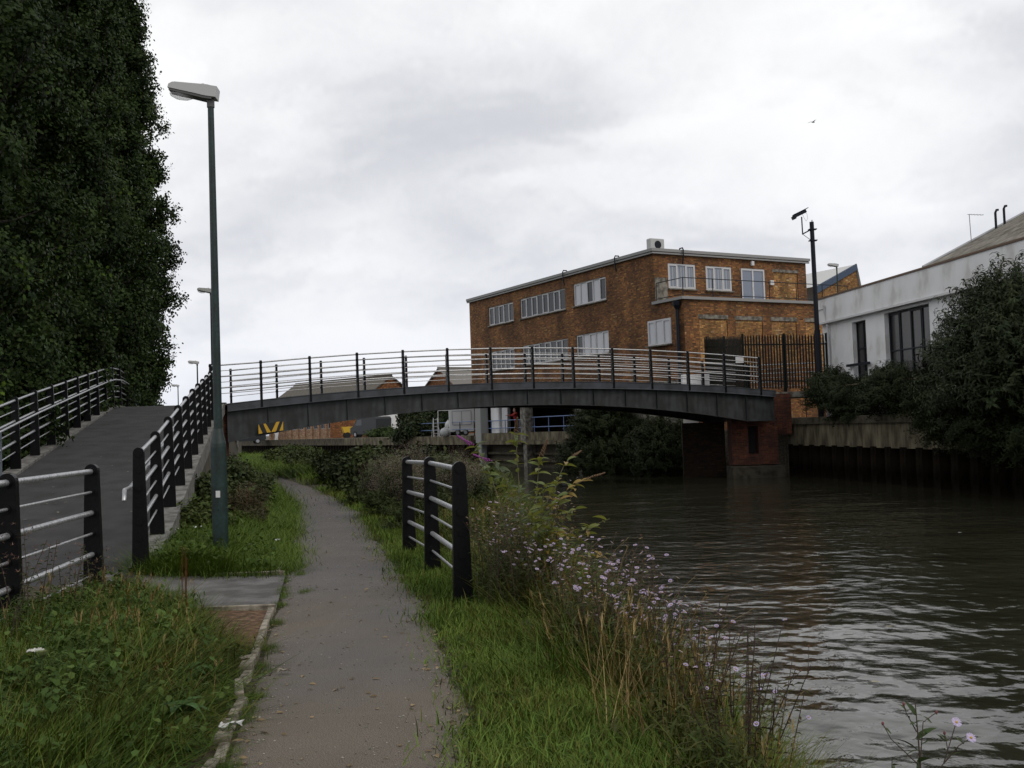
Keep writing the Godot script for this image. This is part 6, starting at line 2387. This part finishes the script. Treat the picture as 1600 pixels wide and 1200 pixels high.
func single_daisy(o: Node3D) -> void:
	var st := MB.new()
	st.paint(Color(0.06, 0.04, 0.03))
	var main := [Vector3(0, 0, 0), Vector3(0.02, 0.5, 0), Vector3(0.03, 0.8, 0.0), Vector3(0.02, 1.12, 0.0)]
	st.tube(main, [0.006, 0.005, 0.004, 0.002], 6, false)
	var tips := [[Vector3(0.02, 0.84, 0), Vector3(-0.10, 0.96, 0.02), Vector3(-0.125, 1.02, 0.0), 0], [Vector3(0.03, 0.74, 0), Vector3(0.13, 0.84, 0), Vector3(0.185, 1.02, 0.02), 1], [Vector3(0.13, 0.84, 0), Vector3(0.19, 0.92, 0.02), Vector3(0.24, 0.955, 0.03), 1],
		[Vector3(0.03, 0.86, 0), Vector3(0.05, 1.02, 0.0), Vector3(0.11, 1.06, 0), 0], [Vector3(0.02, 0.98, 0), Vector3(-0.02, 1.06, 0.0), Vector3(-0.03, 1.10, 0), 0], [Vector3(0.02, 0.66, 0), Vector3(-0.05, 0.72, 0.02), Vector3(-0.075, 0.77, 0.02), 0], [Vector3(0.02, 0.62, 0), Vector3(-0.02, 0.70, 0.03), Vector3(-0.035, 0.735, 0.04), 1], [Vector3(0.13, 0.84, 0), Vector3(0.15, 0.90, 0), Vector3(0.14, 0.97, 0), 0]]
	for t in tips:
		st.tube([t[0], t[1], t[2]], [0.003, 0.002], 5, false)
	put("stem", st, M.stem, o)
	for k in 16:
		var t := 0.3 + k * 0.05
		var b := MB.new()
		b.paint(Color(0.05, 0.075, 0.03) * rng.randf_range(0.8, 1.2))
		b.leaf(Vector3(0.02, t, 0), Vector3(cos(k * 2.4), 1.0, sin(k * 2.4)), lerpf(0.17, 0.10, k / 16.0), lerpf(0.036, 0.024, k / 16.0), 0.8, 4, 0.25, rng.randf_range(-1.0, 1.0))
		put("leaf", b, M.leaf, o)
	for t in tips:
		for k in 3:
			var b := MB.new()
			b.paint(Color(0.055, 0.075, 0.03))
			b.leaf(t[0].lerp(t[1], 0.4).lerp(t[2], k / 3.0), Vector3(cos(k * 2.2), 0.9, sin(k * 2.2)), 0.06, 0.014, 0.6, 2)
			put("leaf", b, M.leaf, o)
		if t[3] == 1:
			var up := Vector3(0.2, 0.65, 0.75).normalized()
			var sd := up.cross(Vector3.RIGHT).normalized()
			var fw := sd.cross(up)
			var c := MB.new()
			c.paint(Color(0.5, 0.32, 0.05))
			c.ball(t[2] + up * 0.003, Vector3.ONE * 0.006, 4, 8)
			var fo := put("flower", c, M.stem, o)
			for j in 17:
				var ja := TAU * j / 17
				var pd := sd * cos(ja) + fw * sin(ja) + up * rng.randf_range(0.05, 0.3)
				var b := MB.new()
				b.paint(Color(0.58, 0.50, 0.74))
				var wd := (fw * cos(ja) - sd * sin(ja)) * 0.0026
				var q0: Vector3 = t[2] + pd * 0.005
				var q1: Vector3 = t[2] + pd * 0.02
				var q2: Vector3 = t[2] + pd * 0.024
				b.quad(q0 + wd * 0.6, q1 + wd, q1 - wd, q0 - wd * 0.6, up)
				b.tri(q1 + wd, q2, q1 - wd, up, up, up)
				put("petal", b, M.petal, fo)
		else:
			var c := MB.new()
			c.paint(Color(0.16, 0.05, 0.05))
			c.ball(t[2], Vector3(0.006, 0.009, 0.006), 4, 7)
			put("bud", c, M.stem, o)

# ---------------------------------------------------------------- grass
func grass() -> void:
	var lush := [Color(0.056, 0.100, 0.018), Color(0.138, 0.198, 0.043)]
	var olive := [Color(0.075, 0.082, 0.020), Color(0.15, 0.145, 0.042)]
	var straw := [Color(0.15, 0.10, 0.045), Color(0.28, 0.21, 0.10)]
	var sets := {}
	var add := func(name_: String, kind: String, p: Vector3, sx: float, sy: float, c: Color) -> void:
		var key := name_ + "|" + kind
		if not sets.has(key):
			sets[key] = [[], []]
		var bs := Basis(Vector3.UP, rng.randf() * TAU) * Basis(Vector3(rng.randf_range(-1, 1), 0, rng.randf_range(-1, 1)).normalized(), rng.randf_range(0, 0.25))
		sets[key][0].append(Transform3D(bs * Basis.from_scale(Vector3(sx, sy, sx)), p))
		sets[key][1].append(c)
	# left meadow in the foreground
	for i in 3500:
		var zf := rng.randf_range(2.6, 9.9)
		var x := pw(PL, zf) - 0.24 - pow(rng.randf(), 0.9) * 3.2
		var s := (zf - 12.1) / 0.971
		var edge := ramp_r(s).x + 0.15
		if x < minf(edge, -4.12 + (10.0 - zf) * 0.123) + 0.12 - 0.3 * smoothstep(7.0, 4.0, zf):
			continue
		if zf > 8.0 and zf < 9.7 and x > lerpf(-2.45, -3.3, (zf - 8.0) / 1.7) - 0.05:
			continue
		if zf > 9.6 and x > -3.55 + (zf - 9.6) * 0.0:
			continue
		var back := pw(PL, zf) - x
		var h := lerpf(0.08, 0.42, smoothstep(0.12, 1.1, back)) * (1.0 + 0.35 * fnl.get_noise_2d(x * 20.0, zf * 20.0))
		h *= lerpf(1.0, 0.75, smoothstep(7.5, 9.5, zf))
		var w := clampf(0.5 + fnl.get_noise_2d(x * 10.0 + 300.0, zf * 10.0) * 1.2, 0.0, 1.0)
		var c := tone(lush, w)
		if rng.randf() < 0.12 + 0.5 * smoothstep(0.1, 0.45, fnl.get_noise_2d(x * 14.0, zf * 14.0 + 500.0)) + (0.4 if zf > 7.2 and x > -3.0 else 0.0):
			c = tone(olive, rng.randf())
		if fnl.get_noise_2d(x * 22.0 + 90.0, zf * 22.0) < -0.28:
			c = c * 0.55
		add.call("meadow_grass", "tall%d" % (rng.randi() % 4), on(x, zf), rng.randf_range(0.55, 1.1), h, c)
		for rep in 3:
			var jx := x + rng.randf_range(-0.25, 0.2)
			var jz := zf + rng.randf_range(-0.25, 0.25)
			if jx > pw(PL, jz) - 0.12:
				continue
			if rng.randf() < 0.016 and zf > 6.0:
				add.call("dry_grass", "dry%d" % (rng.randi() % 3), on(jx, jz), 0.9, h * 1.5, tone(straw, rng.randf()))
			if rng.randf() < 0.12:
				add.call("meadow_herbs", "broad%d" % (rng.randi() % 3), on(jx, jz, h * 0.35), 0.40, 0.40, tone([Color(0.04, 0.075, 0.02), Color(0.08, 0.135, 0.038)], rng.randf()))
			if rng.randf() < 0.22 + 0.45 * smoothstep(-0.1, 0.35, fnl.get_noise_2d(jx * 16.0 + 200.0, jz * 16.0)):
				add.call("meadow_herbs", ["fine%d", "fine%d", "round%d"][rng.randi() % 3] % (rng.randi() % 3), on(jx, jz, h * rng.randf_range(0.5, 0.95)), 0.5, 0.5, tone([Color(0.042, 0.072, 0.02), Color(0.085, 0.13, 0.035)], rng.randf()))
	# mown verge right of the path, and the taller bank towards the water
	for i in 5600:
		var zf := 3.2 + pow(rng.randf(), 1.5) * 27.0
		var pr := pw(PR, zf)
		var xl := pw(XL, zf)
		var t := rng.randf()
		var x := lerpf(pr + 0.20 + fnl.get_noise_2d(zf * 16.0, 90.0) * 0.08, xl + 0.02, t)
		var off := x - pr
		var bank := smoothstep(0.7, 1.35, off + fnl.get_noise_2d(x * 15.0, zf * 15.0) * 0.35)
		if zf < 6.5:
			bank = smoothstep(1.0, 1.55, off + fnl.get_noise_2d(x * 15.0, zf * 15.0) * 0.3)
		var sc := 1.0 + zf * 0.02
		if rng.randf() > bank * 0.85:
			add.call("verge_grass", "lawn%d" % (rng.randi() % 3), on(x, zf), sc * rng.randf_range(0.9, 1.3), sc * rng.randf_range(0.5, 1.3) * (1.0 + 0.6 * fnl.get_noise_2d(x * 20.0, zf * 20.0)), tone(lush if rng.randf() < 0.86 else olive, 0.5 + fnl.get_noise_2d(x * 18.0 + 40.0, zf * 18.0) * 1.3 + rng.randf() * 0.2))
			if rng.randf() < 0.18:
				add.call("verge_herbs", ["round%d", "broad%d"][rng.randi() % 2] % (rng.randi() % 3), on(x, zf, 0.03), 0.28, 0.22, tone([Color(0.04, 0.07, 0.018), Color(0.07, 0.11, 0.03)], rng.randf()))
		if rng.randf() < bank:
			var h := rng.randf_range(0.22, 0.50) * lerpf(1.0, 0.8, smoothstep(9.0, 12.0, zf)) * sc
			var r := rng.randf()
			var c := tone(olive, rng.randf()) if r < 0.5 else tone(lush, rng.randf() * 0.8)
			if rng.randf() < 0.5:
				add.call("bank_grass", "tall%d" % (rng.randi() % 4), on(x, zf), 0.9 * sc, h, c)
			if rng.randf() < 0.14:
				add.call("dry_grass", "dry%d" % (rng.randi() % 3), on(x, zf), 0.9, h * rng.randf_range(1.0, 1.5), tone(straw, rng.randf()))
			for rep in (2 if rng.randf() < 0.6 else 1):
				add.call("bank_herbs", "fine%d" % (rng.randi() % 3), on(x + rng.randf_range(-0.25, 0.25), zf + rng.randf_range(-0.25, 0.25), h * rng.randf_range(0.2, 0.8)), 0.75 * sc, 0.75 * sc, tone([Color(0.04, 0.056, 0.018), Color(0.10, 0.10, 0.035)], rng.randf()))
	# the grass between ramp and path, from the lamp post on
	for i in 2900:
		var zf := 12.1 + pow(rng.randf(), 1.4) * 26.0
		var pl := pw(PL, zf)
		var ex := ramp_r((zf - 12.1) / 0.971).x + 0.2
		var x := lerpf(pl - 0.12, ex, rng.randf())
		var back := pl - x
		var sc := 1.0 + zf * 0.02
		if back < 0.9 and rng.randf() < 0.8:
			add.call("verge_grass", "lawn%d" % (rng.randi() % 3), on(x, zf), sc * 1.2, sc * rng.randf_range(0.8, 1.6), tone(lush, 0.3 + rng.randf() * 0.6))
		else:
			var h := rng.randf_range(0.14, 0.34) * sc * lerpf(0.7, 1.0, smoothstep(0.3, 1.2, back))
			add.call("ramp_side_grass", "tall%d" % (rng.randi() % 4), on(x, zf), 0.8 * sc, h, tone(lush, rng.randf() * 0.9))
			if rng.randf() < 0.4:
				add.call("ramp_side_herbs", "round%d" % (rng.randi() % 3), on(x, zf, h * 0.6), 0.55 * sc, 0.55 * sc, tone([Color(0.045, 0.07, 0.02), Color(0.08, 0.12, 0.03)], rng.randf()))
	for i in 80:
		var p := Vector2(rng.randf_range(0.45, 1.25), rng.randf_range(5.2, 8.2))
		add.call("dry_grass", "dry%d" % (rng.randi() % 3), on(p.x, p.y), 0.9, rng.randf_range(0.45, 0.85), tone([Color(0.13, 0.085, 0.04), Color(0.27, 0.20, 0.10)], rng.randf()))
	# beyond the bridge on both sides of the path
	for i in 1500:
		var zf := rng.randf_range(30.0, 85.0)
		var left := rng.randf() < 0.4
		var x := pw(PR, zf) + 0.4 + rng.randf() * (pw(XL, zf) - pw(PR, zf)) if not left else pw(PL, zf) - 0.4 - rng.randf() * 6.0
		if left and zf < 40.0:
			continue
		add.call("far_grass", "tall%d" % (rng.randi() % 4), on(x, zf), 2.2, rng.randf_range(0.2, 0.45) * 1.3, tone(lush, rng.randf()))
	# tufts in the path's joint
	var tf := []
	for e in [[0.12, 14.8], [0.12, 14.2], [0.13, 13.6], [0.22, 12.6], [0.2, 12.0], [0.04, 11.6], [0.03, 11.0], [0.05, 10.4], [0.03, 9.9], [0.26, 10.6], [0.06, 8.9], [0.08, 7.9], [0.05, 7.3], [0.05, 6.5], [0.04, 6.0], [0.05, 5.3], [0.05, 4.8]]:
		for k in 3:
			var zf: float = e[1] + rng.randf_range(-0.2, 0.2)
			add.call("path_tufts", "lawn%d" % (rng.randi() % 3), Vector3(pw(PL, zf) + e[0] + rng.randf_range(-0.03, 0.03), 0.02, -zf), 0.3, rng.randf_range(0.5, 0.9), tone(lush, rng.randf() * 0.7))
	var said := {"meadow_grass": "tall green meadow grass in the lower left foreground", "dry_grass": "straw-coloured dry grass stems among the green", "meadow_herbs": "leafy herbs growing through the lower left meadow", "verge_grass": "short mown grass beside the towpath", "verge_herbs": "small broad leaves and clover in the mown towpath verge", "bank_grass": "long olive grass on the canal bank", "bank_herbs": "fine-leaved weeds on the canal bank", "ramp_side_grass": "longer grass between ramp wall and towpath", "ramp_side_herbs": "nettles and ivy leaves between ramp wall and towpath", "far_grass": "grass along the towpath beyond the bridge", "path_tufts": "grass tufts in the joint along the towpath's left edge"}
	var cat := {"verge_herbs": "herbs", "meadow_herbs": "herbs", "bank_herbs": "herbs", "ramp_side_herbs": "herbs"}
	for name_ in said:
		var root: Node3D = thing(name_, said[name_], cat.get(name_, "grass"))
		root.set_meta("kind", "stuff")
		for key in sets:
			if key.begins_with(name_ + "|"):
				scatter("tufts" if not root.has_node("tufts") else "tufts_%03d" % root.get_child_count(), protos[key.split("|")[1]], M.grass_leaf, sets[key][0], sets[key][1], root)

# ---------------------------------------------------------------- small things
func small_things() -> void:
	# grit, crumbs of soil and dead leaves along the towpath
	var gx := []
	var gc := []
	var dx := []
	var dc := []
	for i in 5200:
		var zf := 3.2 + pow(rng.randf(), 1.6) * 22.0
		var l := pw(PL, zf)
		var r := pw(PR, zf) + 0.06
		var t := rng.randf()
		if rng.randf() < 0.55:
			t = 0.5 + (0.5 - 0.22 * absf(rng.randfn(0.0, 0.5))) * (1.0 if rng.randf() < 0.5 else -1.0)
		var p := Vector3(lerpf(l, r, t), 0.016 + 0.012 * sin(clampf(t, 0.0, 1.0) * PI), -zf)
		var sz := rng.randf_range(0.3, 1.0) * rng.randf_range(0.4, 1.0)
		if i % 9 != 0:
			gx.append(Transform3D(Basis(Vector3.UP, rng.randf() * TAU) * Basis.from_scale(Vector3(1, 0.6, 0.8) * sz), p))
			var g := rng.randf_range(0.06, 0.30)
			gc.append(Color(g * 1.08, g, g * 0.88))
		else:
			dx.append(Transform3D(Basis(Vector3.UP, rng.randf() * TAU) * Basis(Vector3.RIGHT, rng.randf_range(-0.4, 0.4)) * Basis.from_scale(Vector3.ONE * rng.randf_range(0.4, 0.9)), p + Vector3.UP * 0.004))
			dc.append(Color(0.20, 0.15, 0.085) * rng.randf_range(0.5, 1.5))
	var pb := MB.new()
	pb.ball(Vector3.ZERO, Vector3(0.011, 0.009, 0.011), 3, 5)
	var gr := thing("path_grit", "grit, small stones and dead leaf scraps scattered over the towpath", "grit")
	gr.set_meta("kind", "stuff")
	scatter("stones", pb.mesh(), M.stem, gx, gc, gr)
	pb = MB.new()
	pb.leaf(Vector3(-0.03, 0, 0), Vector3(1, 0.12, 0), 0.06, 0.032, 0.3, 3, 0.3)
	scatter("leaf_scraps", pb.mesh(), M.leaf, dx, dc, gr)
	# litter
	var spots := [[-1.62, 0.035, 5.75, 0.17, 0.06, 0.35, "crumpled white paper lying on the kerb line in the foreground"], [-1.78, 0.03, 6.75, 0.10, 0.05, 1.1, "white flake of broken kerb on the path's left edge, nearest of three"], [-1.62, 0.024, 7.05, 0.13, 0.05, 0.2, "pale chalky smear of rubble on the path beside the kerb"], [-1.98, 0.05, 7.35, 0.09, 0.07, 0.7, "white lump of broken kerb against the grass"], [-3.72, 0.14, 12.2, 0.14, 0.08, 0.9, "white plastic wrapper in the grass at the lamp post's foot"], [-4.75, 0.3, 15.3, 0.16, 0.10, 0.3, "white litter among the weeds left of the lamp post, larger piece"], [-4.95, 0.3, 15.0, 0.10, 0.08, 1.3, "white litter among the weeds left of the lamp post, smaller piece"], [-3.35, 0.16, 14.4, 0.09, 0.12, 0.5, "white scrap in the grass right of the lamp post"]]
	for e in spots:
		var b := MB.new()
		var w: float = e[3] * 0.72
		var d: float = e[4] * 0.72
		var g := []
		for i in 5:
			var row := []
			for j in 4:
				row.append(Vector3((i / 4.0 - 0.5) * w + rng.randf_range(-0.1, 0.1) * w, 0.012 + rng.randf_range(0.0, 0.035), (j / 3.0 - 0.5) * d + (i / 4.0) * (i / 4.0) * d * 0.4))
			g.append(row)
		for i in 4:
			for j in 3:
				b.quad(g[i][j], g[i + 1][j], g[i + 1][j + 1], g[i][j + 1], Vector3.UP)
		tag(put("litter", b, M.kerb_stone if "kerb" in e[6] and not "paper" in e[6] else M.litter_white, self, Vector3(e[0], e[1], -e[2]), e[5]), e[6], "litter")
	# birds on the water and in the air
	for e in [[2.06, -42.8, 0.4, "black coot swimming under the bridge, left of the pair"], [2.85, -44.6, 2.2, "black coot swimming under the bridge, right of the pair"], [14.05, -36.1, 1.2, "lone black coot at the foot of the sheet piles"]]:
		var o := thing("coot", e[3], "bird", Vector3(e[0], -0.9, e[1]), e[2], "coots on the canal")
		var b := MB.new()
		b.ball(Vector3(0, 0.06, 0), Vector3(0.19, 0.09, 0.10), 8, 12)
		b.ball(Vector3(-0.17, 0.10, 0), Vector3(0.07, 0.03, 0.05), 5, 8, Basis(Vector3.BACK, -0.4))
		b.tube([Vector3(0.12, 0.08, 0), Vector3(0.18, 0.17, 0), Vector3(0.19, 0.22, 0)], [0.055, 0.035, 0.035], 8)
		b.ball(Vector3(0.205, 0.235, 0), Vector3(0.05, 0.04, 0.038), 6, 8)
		put("body", b, M.feather_black, o)
		b = MB.new()
		b.lathe([Vector2(0.018, 0.0), Vector2(0.014, 0.03), Vector2(0.002, 0.06)], 6, Transform3D(Basis(Vector3.BACK, -PI / 2), Vector3(0.245, 0.228, 0)))
		b.ball(Vector3(0.238, 0.255, 0), Vector3(0.012, 0.022, 0.014), 4, 6)
		put("bill", b, M.beak_white, o)
	var bi := thing("gull", "small bird gliding high in the grey sky at right", "bird", Vector3(18.35, 19.06, -60.0), 0.5)
	var b3 := MB.new()
	b3.ball(Vector3.ZERO, Vector3(0.17, 0.045, 0.045), 6, 8)
	b3.ball(Vector3(0.17, 0.02, 0), Vector3(0.045, 0.035, 0.035), 5, 7)
	put("body", b3, M.dark_cloth, bi)
	bi.scale = Vector3.ONE * 0.72
	for s in [-1.0, 1.0]:
		b3 = MB.new()
		b3.quad(Vector3(0.08, 0.02, s * 0.03), Vector3(-0.06, 0.02, s * 0.03), Vector3(-0.02, 0.10, s * 0.24), Vector3(0.07, 0.10, s * 0.22), Vector3.UP)
		b3.quad(Vector3(0.07, 0.10, s * 0.22), Vector3(-0.02, 0.10, s * 0.24), Vector3(-0.10, 0.05, s * 0.5), Vector3(-0.08, 0.05, s * 0.5), Vector3.UP)
		put("wing", b3, M.dark_cloth, bi)
	# floating scraps
	for e in [[3.3, 9.8, "pale leaf floating on the water at lower right, nearest"], [4.35, 12.3, "pale leaf floating on the water, middle one"], [9.2, 21.5, "white scrap floating on the dark water at right"]]:
		var b := MB.new()
		b.leaf(Vector3.ZERO, Vector3(1, 0.05, 0.3), 0.09, 0.05, 0.1, 3, 0.1)
		tag(put("floating_leaf", b, M.litter_white if e[0] > 9 else M.dead_leaf, self, Vector3(e[0], -0.875, -e[1]), 0.4), e[2], "leaf")
